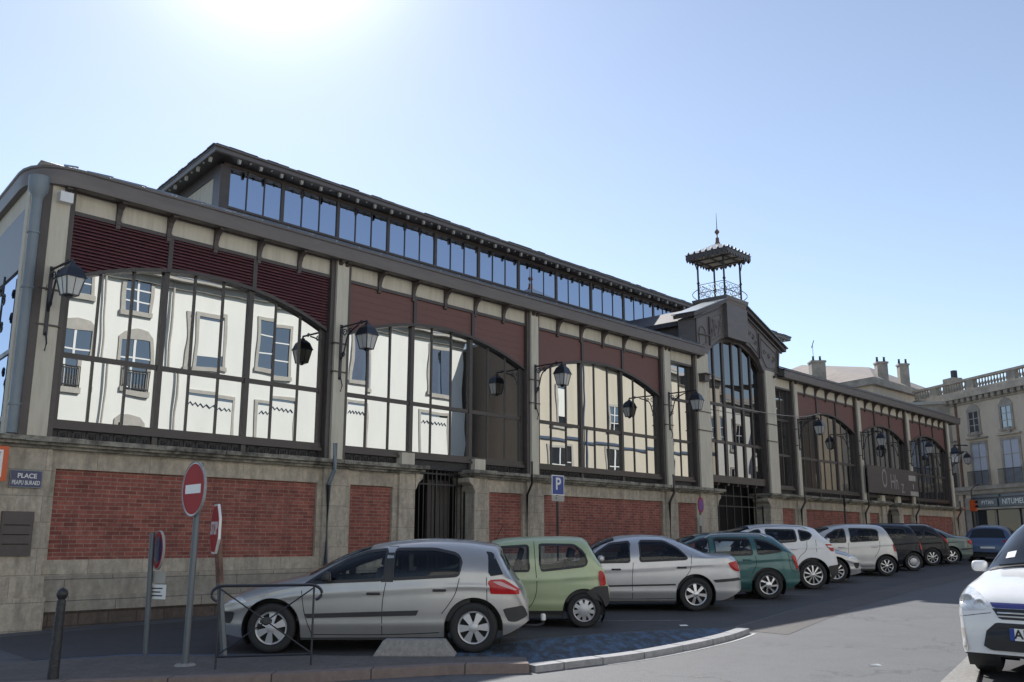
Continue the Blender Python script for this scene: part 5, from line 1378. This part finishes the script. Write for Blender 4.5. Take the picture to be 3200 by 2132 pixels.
    for wi, w in enumerate(wins):
        for sd in (1, -1):
            x0 = min(p[0] for p in w)+.001; x1 = max(p[0] for p in w)-.001; n = int((x1-x0)/.02)+2
            def P(x, z, e): return (x, sd*(sh.y(x, z)+e), z)
            fr_ = MB(); xsq = sorted(set([x0+(x1-x0)*i/n for i in range(n+1)]+[x0+FB, x1-FB])); lastin = None
            colsd = []
            for x in xsq:
                zr = zrange(w, x)
                if not zr: continue
                if zr[1]-zr[0] < 2*FB+.01 or x < x0+FB-1e-6 or x > x1-FB+1e-6: m_ = (zr[0]+zr[1])/2; colsd.append((x, zr[0], m_, m_, zr[1], 0))
                else: colsd.append((x, zr[0], zr[0]+FB, zr[1]-FB, zr[1], 1))
            for a, c in zip(colsd[:-1], colsd[1:]):
                for (i0, i1) in ((1, 2), (3, 4)):
                    if a[5] == c[5]:
                        A = (a[i0], a[i1]); C = (c[i0], c[i1])
                    elif i0 == 1: A = (a[1], a[2] if a[5] else a[2]); C = (c[1], c[2])
                    else: A = (a[3], a[4]); C = (c[3], c[4])
                    for k in range(3):
                        z = [A[0]+(A[1]-A[0])*k/3, A[0]+(A[1]-A[0])*(k+1)/3, C[0]+(C[1]-C[0])*(k+1)/3, C[0]+(C[1]-C[0])*k/3]
                        fr_.add([P(a[0], z[0], .005), P(a[0], z[1], .005), P(c[0], z[2], .005), P(c[0], z[3], .005)], [(0, 1, 2, 3)])
            wf = fr_.build('side_window', sp.get('framemat', M['plastic']), o, True, 30)
            gl_ = MB(); rows = []
            for cdt in colsd:
                z0_, z1_ = cdt[1]+.008, cdt[4]-.008
                rows.append([P(cdt[0], z0_+(z1_-z0_)*k/6, .0025) for k in range(7)])
            gl_.grid(rows); gl_.build('glass', M['privacy'] if priv[wi] else M['carglass'], wf, True)
    # windscreen and rear window
    for nm, (xa, xb, wa, wb_) in (('windscreen', sp['ws']), ('rear_window', sp['rw'])):
        b = MB(); rows = []
        for i in range(13):
            x = xa+(xb-xa)*i/12; w_ = wa+(wb_-wa)*i/12
            rows.append([(x+.004*(1 if nm == 'windscreen' else -1), -w_+2*w_*k/16, sh.z_at(x, -w_+2*w_*k/16)+.005) for k in range(17)])
        b.grid(rows); b.build(nm, M['carglass_dark'], o, True)
    # wheels
    for xw in (0, sh.wb):
        for sd in (1, -1): car_wheel(o, xw, sd*(sh.W(xw)*sh.g(.35)-.012), sh.wr, .2, sd, sp.get('wheel', 'trap'), sp.get('rimmat', M['hubcap']))
    # side details
    for (nm, poly, mt, eps, rnd) in sp.get('decals', []):
        for sd in (1, -1):
            if nm == 'rear_hatch_glass' and False: continue
            side_patch(sh, poly, eps, sd, rnd=rnd).build(nm, mt, o, True)
    # door seams
    if sp.get('seams'):
        b = MB()
        for ln in sp['seams']:
            ln = curve_pts(ln, 6)
            for sd in (1, -1):
                for a, c in zip(ln[:-1], ln[1:]):
                    dx, dz = c[0]-a[0], c[1]-a[1]; l_ = math.hypot(dx, dz) or 1; nx, nz = -dz/l_*.005, dx/l_*.005
                    b.add([(q[0], sd*(sh.y(q[0], q[1])+.0018), q[1]) for q in ((a[0]-nx, a[1]-nz), (a[0]+nx, a[1]+nz), (c[0]+nx, c[1]+nz), (c[0]-nx, c[1]-nz))], [(0, 1, 2, 3)])
        b.build('door_seam', M['void'], o)
    for (x, z) in sp.get('handles', []):
        for sd in (1, -1):
            b = MB(); y = sh.y(x, z); b.box(x-.09, sd*(y-.01), z-.018, x+.09, sd*(y+.035), z+.014)
            h_ = b.build('door_handle', sp.get('handlemat', M['plastic']), o); m_ = h_.modifiers.new('bevel', 'BEVEL'); m_.width = .012; m_.segments = 2
    mx_, mz_ = sp['mirror']
    for sd in (1, -1):
        b = MB(); y = sh.y(mx_, min(mz_-.05, sh.top(mx_)-.1))
        b.box(mx_-.055, sd*(y+.03), mz_-.064, mx_+.06, sd*(y+.205), mz_+.064)
        m_ = b.build('wing_mirror', sp.get('mirrormat', paintm), o); bv = m_.modifiers.new('bevel', 'BEVEL'); bv.width = .045; bv.segments = 4; m_.data.polygons.foreach_set('use_smooth', [True]*len(m_.data.polygons))
        g_ = MB(); g_.box(mx_-.059, sd*(y+.05), mz_-.045, mx_-.0553, sd*(y+.18), mz_+.045); g_.build('mirror_glass', M['mirror'], m_)
    if sp.get('antenna'):
        ax, al = sp['antenna']; b = MB(); z = sh.top(ax); b.tube([(ax, 0, z-.01), (ax-al*.55, 0, z+al)], .005, 5); b.build('antenna', M['black'], o)
    # rear plate and bumper insert
    if sp.get('rails'):
        a, c = sp['rails']
        for sd in (1, -1):
            b = MB(); pts = [(a+(c-a)*k/10, sd*.6, sh.z_at(a+(c-a)*k/10, .6)+(.05 if 0 < k < 10 else .0)) for k in range(11)]; b.tube(pts, .016, 8); b.build('roof_rail', M['rim'], o, True)
    xr = sh.xrear(.2, .55)
    b = MB(); b.box(xr-.004, -.26, .5, xr+.03, .26, .61); b.build('number_plate', M['white'], o)
    return o, sh

GR = 'cars parked at an angle along the market hall'
BODYC = {}
silver = paint('silver_beige_paint', (.42, .41, .40), .55, .34); green = paint('pale_green_paint', (.39, .46, .27), .15, .4); silver2 = paint('silver_paint', (.50, .50, .51), .55, .34)
teal = paint('dark_teal_paint', (.038, .125, .125), .35, .35); whitep = paint('white_paint', (.80, .80, .80), 0, .3); cream = paint('pale_silver_paint', (.60, .59, .57), .35, .35)
darkb = paint('midnight_paint', (.006, .008, .018), 0, .35, .25); darkm = paint('dark_grey_paint', (.015, .015, .017), 0, .35, .3); gg = paint('grey_green_paint', (.12, .16, .15), .4, .35); bluep = paint('blue_paint', (.06, .10, .20), .2, .35)

PL, RD, CLR = M['plastic'], M['redlight'], M['clearlight']
c1 = dict(wb=2.66, W=.87, wr=.32, ar=.385, sill=.2, wheel='trap', rimmat=M['hubcap'],
  top=[(3.42, .42), (3.40, .56), (3.3, .68), (3.1, .795), (2.8, .88), (2.44, .955), (2.27, 1.0), (1.95, 1.175), (1.7, 1.285), (1.36, 1.39), (1.05, 1.435), (.6, 1.457), (.2, 1.44), (-.12, 1.40), (-.30, 1.365), (-.36, 1.28), (-.46, 1.08), (-.53, .95), (-.66, .80), (-.72, .64), (-.73, .45), (-.69, .32)],
  belt=[(3.3, .62), (2.3, .84), (1.2, .905), (.2, .95), (-.5, .92), (-.7, .6)], fn=.7, ft=.74,
  windows=[[(2.27, .875), (2.0, 1.05), (1.7, 1.215), (1.42, 1.315), (1.15, 1.345), (1.19, .915)], ([(1.10, .92), (1.07, 1.345), (.53, 1.345), (.22, 1.28), (.14, 1.18), (.19, .965)], True)],
  ws=(2.22, 1.42, .66, .52), rw=(-.47, -.35, .62, .58), seats=(1.35, .3), mirror=(1.92, .98), mirrormat=M['plastic'],
  decals=[('taillight', [(-.19, .93), (-.40, .94), (-.64, .79), (-.62, .74), (-.20, .75)], RD, .006, 1), ('taillight_lens', [(-.24, .91), (-.36, .91), (-.58, .80), (-.55, .79), (-.34, .86)], M['pinklens'], .010, 1), ('headlight', [(3.33, .64), (3.14, .775), (2.98, .65)], CLR, .006, 1),
          ('fog_lamp_recess', [(3.34, .53), (3.15, .53), (3.2, .38), (3.3, .38)], PL, .005, 1), ('pillar_trim', [(1.23, .905), (1.19, 1.362), (1.03, 1.362), (1.06, .905)], PL, .0035, 0), ('door_moulding', [(2.22, .505), (.72, .545), (.74, .48), (2.2, .45)], PL, .012, 0),
          ('bumper_insert', [(-.38, .56), (-.66, .60), (-.72, .46), (-.56, .39), (-.45, .40)], PL, .006, 1), ('side_hatch_glass', [(-.16, 1.29), (-.25, 1.28), (-.39, 1.0), (-.20, .97)], M['carglass_dark'], .006, 0)],
  seams=[[(2.27, .80), (2.22, .5), (2.12, .24)], [(1.16, .90), (1.2, .62), (1.2, .24)], [(.19, .95), (.24, .76), (.34, .6), (.42, .5)], [(.45, .26), (1.2, .235), (2.12, .24)], [(-.17, .96), (-.18, .6), (-.2, .5)]], handles=[(1.32, .76), (.45, .80)], antenna=(-.0, .01))
c2 = dict(wb=2.35, W=.80, wr=.275, ar=.34, sill=.22, wheel='holes', rimmat=M['hubcap'], q=4.5, p=2.2,
  top=[(2.95, .42), (2.93, .58), (2.8, .74), (2.5, .87), (2.18, .97), (1.9, 1.14), (1.6, 1.31), (1.45, 1.375), (1.27, 1.41), (.84, 1.435), (.3, 1.435), (.02, 1.42), (-.08, 1.37), (-.22, 1.14), (-.33, .93), (-.38, .74), (-.43, .6), (-.43, .42), (-.35, .3)],
  belt=[(2.8, .66), (2.1, .83), (.8, .86), (-.3, .92)], ft=.76,
  windows=[[(1.95, .87), (1.7, 1.15), (1.48, 1.28), (.88, 1.315), (.86, .875)], [(.73, 1.33), (.13, 1.32), (-.02, 1.2), (-.09, 1.02), (-.02, .95), (.70, .875)]],
  ws=(2.12, 1.5, .62, .56), rw=(-.28, -.10, .58, .56), seats=(1.15, .3), mirror=(1.75, .95), mirrormat=M['plastic'],
  decals=[('taillight', [(-.245, .89), (-.31, .90), (-.36, .80), (-.37, .66), (-.25, .65)], RD, .012, 1), ('rear_bumper', [(-.03, .56), (-.2, .65), (-.42, .65), (-.43, .38), (-.33, .31), (-.26, .42), (-.14, .46)], PL, .014, 1), ('sill_trim', [(.9, .27), (.34, .27), (.34, .22), (.9, .22)], PL, .005, 0)],
  seams=[[(.80, 1.36), (.78, 1.0), (.76, .6), (.86, .35), (1.05, .25)]], handles=[], antenna=(1.45, .25))
c3 = dict(wb=2.7, W=.87, wr=.315, ar=.375, sill=.2, wheel='six', rimmat=M['rim'],
  top=[(3.64, .40), (3.62, .56), (3.5, .68), (3.1, .80), (2.5, .90), (2.3, .96), (1.98, 1.16), (1.75, 1.29), (1.38, 1.39), (.95, 1.415), (.56, 1.40), (.25, 1.32), (-.05, 1.18), (-.33, 1.065), (-.58, 1.045), (-.80, 1.03), (-.85, .90), (-.90, .66), (-.90, .46), (-.84, .32)],
  belt=[(3.4, .62), (2.3, .86), (1.2, .895), (.1, .95), (-.6, .98), (-.85, .85)],
  windows=[([(2.02, .885), (1.87, 1.10), (1.6, 1.27), (1.2, 1.315), (1.22, .895)], True), ([(1.06, .905), (1.03, 1.325), (.56, 1.32), (.3, 1.18), (.12, 1.0), (.14, .945)], True)],
  ws=(2.25, 1.5, .66, .54), rw=(-.28, .28, .60, .52), seats=(1.35, .4), mirror=(1.8, .98),
  decals=[('taillight', [(-.62, .89), (-.82, .93), (-.87, .72), (-.72, .76)], RD, .008, 1), ('body_moulding', [(1.75, .485), (.38, .51), (.38, .48), (1.75, .455)], PL, .009, 0), ('bumper_strip', [(-.33, .58), (-.88, .62), (-.89, .565), (-.37, .53)], PL, .010, 0)],
  seams=[[(1.17, .90), (1.2, .6), (1.2, .24)], [(.06, 1.04), (.09, .78), (.22, .6), (.33, .5)], [(2.15, .84), (2.2, .5), (2.12, .24)], [(.4, .24), (1.2, .23), (2.1, .24)]], handles=[(1.5, .78), (.25, .81)], antenna=(1.55, .16), mirrormat=silver2)
sp4 = dict(wb=2.74, W=.88, wr=.31, ar=.37, sill=.2, wheel='spiral', rimmat=M['rim'],
  top=[(3.7, .4), (3.68, .56), (3.5, .70), (3.0, .83), (2.5, .93), (2.3, .98), (1.95, 1.18), (1.71, 1.29), (1.35, 1.39), (.85, 1.43), (.05, 1.415), (-.18, 1.37), (-.35, 1.25), (-.53, 1.06), (-.63, .95), (-.69, .72), (-.74, .56), (-.74, .38), (-.66, .28)],
  belt=[(3.5, .62), (2.4, .86), (1.2, .90), (0, .95), (-.5, .98), (-.65, .9)],
  windows=[[(2.0, .90), (1.72, 1.19), (1.4, 1.30), (1.22, 1.315), (1.25, .90)], [(1.15, .905), (1.13, 1.32), (.35, 1.31), (.3, .935)], ([(.22, .94), (.25, 1.305), (-.02, 1.245), (-.28, 1.11), (-.36, 1.01), (.0, .955)], True)],
  ws=(2.25, 1.5, .66, .54), rw=(-.6, -.25, .62, .56), seats=(1.4, .5), mirror=(1.8, .98), rails=(1.3, -.05),
  decals=[('taillight', [(-.52, .92), (-.62, .95), (-.69, .64), (-.65, .61)], RD, .010, 1)], mirrormat=teal,
  seams=[[(1.2, .9), (1.22, .6), (1.2, .24)], [(.27, .93), (.25, .75), (.36, .55)], [(-.45, .98), (-.52, .62), (-.74, .58)], [(.4, .24), (1.2, .23), (2.1, .24)]], handles=[(1.45, .80), (.45, .84)], handlemat=teal)
c5 = dict(wb=2.63, W=.89, wr=.35, ar=.42, sill=.26, wheel='big', rimmat=M['rim'],
  top=[(3.5, .5), (3.48, .72), (3.3, .88), (2.8, 1.0), (2.4, 1.08), (2.2, 1.21), (1.85, 1.42), (1.38, 1.55), (.8, 1.595), (.24, 1.57), (-.19, 1.50), (-.32, 1.36), (-.55, 1.1), (-.61, .92), (-.66, .70), (-.70, .58), (-.68, .4), (-.5, .3)],
  belt=[(3.3, .78), (2.4, .98), (1.2, 1.05), (.2, 1.12), (-.45, 1.12), (-.65, .8)],
  windows=[([(2.05, 1.03), (1.75, 1.30), (1.35, 1.45), (1.2, 1.47), (1.22, 1.08)], True), ([(1.12, 1.085), (1.1, 1.475), (.34, 1.46), (.34, 1.15)], True), ([(.28, 1.155), (.28, 1.46), (.03, 1.41), (-.08, 1.33), (.03, 1.2)], True)],
  ws=(2.25, 1.45, .68, .56), rw=(-.55, -.34, .62, .58), seats=(1.3, .4), mirror=(1.8, 1.15), rails=(1.5, .0),
  decals=[('taillight', [(-.33, 1.1), (-.57, 1.09), (-.60, .92), (-.50, .91)], RD, .010, 1), ('taillight_reflector', [(-.37, 1.06), (-.575, 1.05), (-.58, 1.01), (-.45, 1.01)], M['white'], .013, 0), ('bumper_cladding', [(-.38, .56), (-.69, .60), (-.68, .36), (-.45, .29)], PL, .012, 1), ('sill_cladding', [(2.2, .34), (.44, .34), (.44, .27), (2.2, .27)], PL, .006, 0)],
  seams=[[(1.18, 1.08), (1.2, .6), (1.2, .34)], [(.1, 1.17), (.14, .95), (.3, .8), (.42, .62)], [(-.12, 1.2), (-.12, .9)]], handles=[(.45, .98), (1.4, .95)], handlemat=whitep, mirrormat=whitep)
c6 = dict(wb=2.48, W=.85, wr=.30, ar=.36, sill=.22, wheel='five', rimmat=M['rim'], q=4, p=2,
  top=[(3.15, .45), (3.13, .66), (2.95, .84), (2.7, .94), (2.35, 1.06), (1.97, 1.33), (1.5, 1.49), (.81, 1.56), (.2, 1.54), (-.02, 1.50), (-.12, 1.40), (-.24, 1.08), (-.34, .78), (-.40, .6), (-.41, .42), (-.34, .3)],
  belt=[(3, .72), (2.2, .92), (1.1, .98), (-.2, 1.05)],
  windows=[[(2.0, .98), (1.75, 1.25), (1.45, 1.40), (1.18, 1.43), (1.18, .99)], [(1.08, 1.0), (1.06, 1.44), (.35, 1.42), (.17, 1.38), (.18, 1.05)]],
  ws=(2.3, 1.6, .66, .56), rw=(-.22, -.1, .6, .57), seats=(1.25, .45), mirror=(1.8, 1.08),
  decals=[('taillight', [(-.235, .95), (-.30, .96), (-.355, .73), (-.27, .72)], RD, .010, 1), ('sill_trim', [(1.1, .33), (.4, .31), (.4, .27), (1.15, .27)], M['rim'], .006, 0)],
  seams=[[(1.13, 1.0), (1.15, .6), (1.15, .24)], [(.17, 1.04), (.2, .8), (.36, .55)]], handles=[(.35, .87), (1.35, .86)], handlemat=cream, mirrormat=cream)
def shift_spec(c, **k): d_ = dict(c); d_.update(k); return d_
c7 = shift_spec(c6, wheel='steel', rimmat=M['hubcap'], W=.84, decals=[('taillight', [(-.235, .98), (-.30, .98), (-.34, .68), (-.27, .68)], RD, .010, 1), ('rear_bumper', [(.33, .60), (-.1, .72), (-.39, .70), (-.41, .36), (-.3, .3), (-.36, .36), (-.2, .5), (.0, .64), (.2, .64)][0:0] or [(-.25, .70), (-.40, .68), (-.41, .36), (-.37, .36)], PL, .012, 0)], handlemat=darkb, mirrormat=darkb)
c8 = shift_spec(sp4, wheel='five', mirrormat=darkm, handlemat=darkm, decals=[('taillight', [(-.38, 1.15), (-.52, 1.05), (-.66, .84), (-.60, .80), (-.45, .98)], RD, .012, 1)],
  top=[(3.7, .4), (3.68, .56), (3.5, .74), (3.0, .92), (2.5, 1.03), (2.3, 1.1), (1.95, 1.32), (1.71, 1.43), (1.35, 1.52), (.85, 1.55), (.05, 1.53), (-.18, 1.47), (-.35, 1.30), (-.53, 1.06), (-.63, .95), (-.69, .72), (-.74, .56), (-.74, .38), (-.66, .28)])
c9 = shift_spec(c3, wheel='spiral', mirrormat=gg)
cars = [
 (c1, (9.09, 9.05), 132, 'silver-beige five door hatchback with black side moulding, nearest in the row', silver, GR),
 (c2, (12.33, 9.77), 132, 'pale green three door city car with black rear bumper', green, GR),
 (c3, (15.89, 9.89), 132, 'silver four door saloon parked beside the pale green car', silver2, GR),
 (sp4, (19.21, 10.12), 132, 'dark teal estate car with sloping tailgate', teal, GR),
 (c5, (22.67, 10.73), 132, 'white crossover with roof rails and black wheel arches', whitep, GR),
 (c6, (29.35, 11.5), 132, 'pale silver tall hatchback behind the white crossover', cream, GR),
 (c7, (32.77, 11.93), 132, 'near black small hatchback with plain round wheel covers', darkb, GR),
 (c8, (36.73, 12.68), 132, 'dark grey estate with slanting bright red tail lamps', darkm, GR),
 (c9, (38.45, 12.55), 132, 'grey-green saloon at the far end of the parked row', gg, GR)]
CARS = []
for sp, ct, hd, lb, pt, gr in cars: CARS.append(make_car(sp, ct, hd, lb, gr, pt)[0])
c1o = CARS[0]
b = MB(); b.tube(curve_pts([(-.6, .1, .28), (-.85, .1, .27), (-.93, .1, .31), (-.93, .1, .36)], 5), .018, 8); tb_ = b.build('tow_bar', M['plastic'], c1o, True)
b = MB(); b.lathe([(.0, .34), (.034, .34), (.036, .40), (.028, .425), (0, .43)], 14, Matrix.Translation((-.93, .1, 0))); b.build('tow_ball_cap', M['white'], tb_, True)
# nose-out car between the crossover and the tall hatchback
c10 = shift_spec(c1, wheel='big', rimmat=M['rim'], mirrormat=silver2, contact_side=-1)
hd_n = -48.0
fw = (25.4, 11.35)    # ground under its front wheel on the visible side
hx, hy = math.cos(math.radians(hd_n)), math.sin(math.radians(hd_n))
CARS.append(make_car(c10, (fw[0]-hx*2.66, fw[1]-hy*2.66), hd_n, 'silver hatchback parked nose out, mostly hidden behind the white crossover', GR, silver2)[0])
# blue car seen from behind on the road
c11 = shift_spec(c1, wheel='trap', mirrormat=bluep, handlemat=bluep, decals=[('taillight', [(-.4, .93), (-.5, .94), (-.66, .80), (-.62, .74), (-.42, .76)], RD, .008, 1)], rw=(-.53, -.345, .66, .56), W=.86)
CARS.append(make_car(c11, (41.7, 12.95), 8, 'blue hatchback seen from behind at the far end of the street', None, bluep)[0])

# white people carrier facing the camera
cw_ = dict(wb=2.70, W=.875, wr=.325, ar=.385, sill=.25, wheel='five', rimmat=M['rim'], fn=.80, an=.75, q=3.8, p=2.1, contact_side=-1,
  top=[(3.56, .52), (3.55, .70), (3.48, .84), (3.3, .95), (3.0, 1.04), (2.6, 1.11), (2.42, 1.18), (1.95, 1.48), (1.5, 1.70), (1.1, 1.78), (.5, 1.81), (-.2, 1.75), (-.5, 1.62), (-.66, 1.2), (-.76, .95), (-.82, .6), (-.8, .4)],
  belt=[(3.4, .80), (2.4, 1.0), (1.2, 1.02), (-.4, 1.08), (-.7, .9)],
  windows=[[(2.2, 1.04), (1.85, 1.33), (1.5, 1.54), (1.2, 1.62), (1.2, 1.06)], [(1.1, 1.06), (1.1, 1.62), (.1, 1.62), (.1, 1.08)]],
  ws=(2.45, 1.40, .80, .66), rw=(-.66, -.52, .6, .55), seats=(1.2, .3), mirror=(2.05, 1.14), mirrormat=whitep, decals=[], seams=[[(2.5, .95), (2.35, .5), (2.3, .26)], [(1.14, 1.05), (1.15, .5), (1.15, .26)]], handles=[(1.35, .9)])
wo, wsh = make_car(cw_, (11.85+2.70, 3.66), 180, 'white people carrier facing the camera, cut by the right edge', None, whitep)
def front_patch(poly, eps, name, mat, par=wo, rnd=0, ny=10, step=.03, flip=1, sh=wsh):
    poly = chaikin(poly, rnd) if rnd else poly
    y0 = min(p[0] for p in poly)+.001; y1 = max(p[0] for p in poly)-.001; n = max(4, int((y1-y0)/step)); rows = []
    for i in range(n+1):
        yv = y0+(y1-y0)*i/n; zr = zrange(poly, yv)
        if not zr: continue
        rows.append([(sh.xfront(yv, zr[0]+(zr[1]-zr[0])*k/ny)+eps, flip*yv*1.0, zr[0]+(zr[1]-zr[0])*k/ny) for k in range(ny+1)])
    b = MB(); b.grid(rows); return b.build(name, mat, par, True, 60)
for fl in (1, -1):
    hl = front_patch([(.86, .90), (.80, .97), (.66, .95), (.50, .86), (.46, .77), (.62, .74), (.83, .76)], .008, 'headlight', CLR, rnd=1, flip=-fl)
    for (yy, zz, rr) in ((.56, .81, .05), (.70, .84, .065)):
        b = MB(); x = wsh.xfront(yy, zz)+.012; b.lathe([(rr, -.02), (rr, .004), (rr*.8, .004), (rr*.6, -.01), (0, -.012)], 18, Matrix.Translation((x, -fl*yy, zz)) @ Matrix.Rotation(PI/2, 4, 'Y')); b.build('lamp_ring', M['rim'], hl, True)
    fg = front_patch([(.80, .56), (.70, .55), (.69, .33), (.78, .34)], .006, 'fog_lamp_recess', M['trimgrey'], flip=-fl)
    front_patch([(.765, .46), (.715, .46), (.715, .37), (.765, .37)], .012, 'fog_lamp', CLR, fg, flip=-fl)
front_patch([(-.42, .775), (.42, .775), (.46, .83), (-.46, .83)], .006, 'bonnet_strip', paint('deep_blue_trim', (.05, .05, .22), .2, .3))
gr_ = front_patch([(-.36, .665), (.36, .665), (.43, .772), (-.43, .772)], .006, 'grille', M['black'])
for z in (.69, .725): front_patch([(-.38, z), (.38, z), (.38, z+.014), (-.38, z+.014)], .014, 'grille_bar', M['rim'], gr_, ny=2)
front_patch([(-.46, .35), (.46, .35), (.53, .39), (.5, .54), (.40, .63), (-.40, .63), (-.5, .54), (-.53, .39)], .006, 'lower_intake', M['black'])
b = MB(); xg = wsh.xfront(0, .86)+.01; b.lathe([(0, .012), (.055, .012), (.06, 0)], 18, Matrix.Translation((xg, 0, .865)) @ Matrix.Rotation(PI/2, 4, 'Y') @ Matrix.Diagonal((.6, 1, 1, 1))); b.build('badge', M['rim'], wo, True)
for fl in (1, -1):
    front_patch([(.845, .655), (.44, .725), (.44, .731), (.845, .661)], .0035, 'bumper_seam', M['plastic'], flip=fl, ny=1, rnd=0)
xp_ = wsh.xfront(0, .5)+.02
b = MB(); b.box(xp_, -.26, .465, xp_+.012, .26, .585); npl = b.build('number_plate', M['white'], wo)
b = MB(); b.box(xp_+.011, -.26, .465, xp_+.0145, -.215, .585); b.build('plate_band', M['blue'], npl)
mt_ = text_mesh('AH', .125, .002, .003); mt_.materials.append(M['black'])
TT = Matrix(((0, 0, 1, xp_+.013), (1, 0, 0, -.13), (0, 1, 0, .525), (0, 0, 0, 1))); mt_.transform(TT)
tp = bpy.data.objects.new('plate_lettering', mt_); COL.objects.link(tp); tp.parent = npl
b = MB(); b.tube([(2.47, -.62, wsh.z_at(2.45, .62)+.03), (2.40, -.1, wsh.z_at(2.38, .1)+.03)], .012, 6); b.tube([(2.47, -.1, wsh.z_at(2.45, .1)+.035), (2.40, .5, wsh.z_at(2.38, .5)+.03)], .012, 6); b.build('wiper', M['black'], wo)
b = MB(); rows = [[(x, y, wsh.z_at(x, y)+.012) for y in (-.6, -.55, -.5)] for x in (2.16, 2.22, 2.27)]; b.grid(rows); b.build('windscreen_sticker', M['white'], wo)
b = MB(); rows = [[(x, y, wsh.z_at(x, y)+.009) for y in [-.74+1.48*k/20 for k in range(21)]] for x in (2.405, 2.44, 2.48)]; b.grid(rows); b.build('wiper_cowl', M['plastic'], wo)

# ------------------------------------------------------------------ light, sky, camera
SUN_EL, SUN_AZ = 38.0, 58.8
sd = Vector((math.cos(math.radians(SUN_EL))*math.cos(math.radians(SUN_AZ)), math.cos(math.radians(SUN_EL))*math.sin(math.radians(SUN_AZ)), math.sin(math.radians(SUN_EL))))
ld = bpy.data.lights.new('sun', 'SUN'); ld.energy = 5.0; ld.angle = math.radians(.5); ld.color = (1, .965, .91)
lo = bpy.data.objects.new('sun', ld); COL.objects.link(lo); lo.rotation_euler = (-sd).to_track_quat('-Z', 'Y').to_euler(); lo.location = (20, 20, 40)
W_ = bpy.data.worlds.new('World'); S.world = W_; W_.use_nodes = True; nt = W_.node_tree; nt.nodes.clear()
sk = nt.nodes.new('ShaderNodeTexSky'); sk.sky_type = 'NISHITA'; sk.sun_disc = False; sk.sun_elevation = math.radians(SUN_EL); sk.sun_rotation = math.radians(90-SUN_AZ)
sk.air_density = 1.0; sk.dust_density = .22; sk.ozone_density = 2.6; sk.altitude = 150
bg = nt.nodes.new('ShaderNodeBackground'); bg.inputs[1].default_value = .12; ow_ = nt.nodes.new('ShaderNodeOutputWorld')
hs = nt.nodes.new('ShaderNodeHueSaturation'); hs.inputs['Saturation'].default_value = .80
tcw = nt.nodes.new('ShaderNodeTexCoord'); dt = nt.nodes.new('ShaderNodeVectorMath'); dt.operation = 'DOT_PRODUCT'; dt.inputs[1].default_value = tuple(sd)
pw_ = nt.nodes.new('ShaderNodeMath'); pw_.operation = 'POWER'; pw_.use_clamp = True; pw_.inputs[1].default_value = 190      # aureole round the sun
ml_ = nt.nodes.new('ShaderNodeMath'); ml_.operation = 'MULTIPLY'; ml_.inputs[1].default_value = 11
av = nt.nodes.new('ShaderNodeVectorMath'); av.operation = 'ADD'
nt.links.new(tcw.outputs['Generated'], dt.inputs[0]); nt.links.new(dt.outputs['Value'], pw_.inputs[0]); nt.links.new(pw_.outputs[0], ml_.inputs[0])
nt.links.new(sk.outputs[0], hs.inputs['Color']); nt.links.new(hs.outputs[0], av.inputs[0]); nt.links.new(ml_.outputs[0], av.inputs[1])
nt.links.new(av.outputs[0], bg.inputs[0]); nt.links.new(bg.outputs[0], ow_.inputs[0])
cd = bpy.data.cameras.new('camera'); cd.sensor_width = 36; cd.lens = 36*2934.5/3200; cd.clip_end = 3000; cd.clip_start = .1
cam = bpy.data.objects.new('camera', cd); COL.objects.link(cam); S.camera = cam
p_, y_ = math.radians(12.04), math.radians(42.625)
F = Vector((math.cos(y_)*math.cos(p_), math.sin(y_)*math.cos(p_), math.sin(p_)))
cam.location = (0, 0, 1.45); cam.rotation_euler = F.to_track_quat('-Z', 'Y').to_euler()
S.view_settings.view_transform = 'Standard'; S.view_settings.look = 'None'; S.view_settings.exposure = .4; S.view_settings.gamma = 1
S.cycles.max_bounces = 8; S.cycles.transparent_max_bounces = 12; S.cycles.caustics_reflective = False
S.render.resolution_x = 1024; S.render.resolution_y = 682
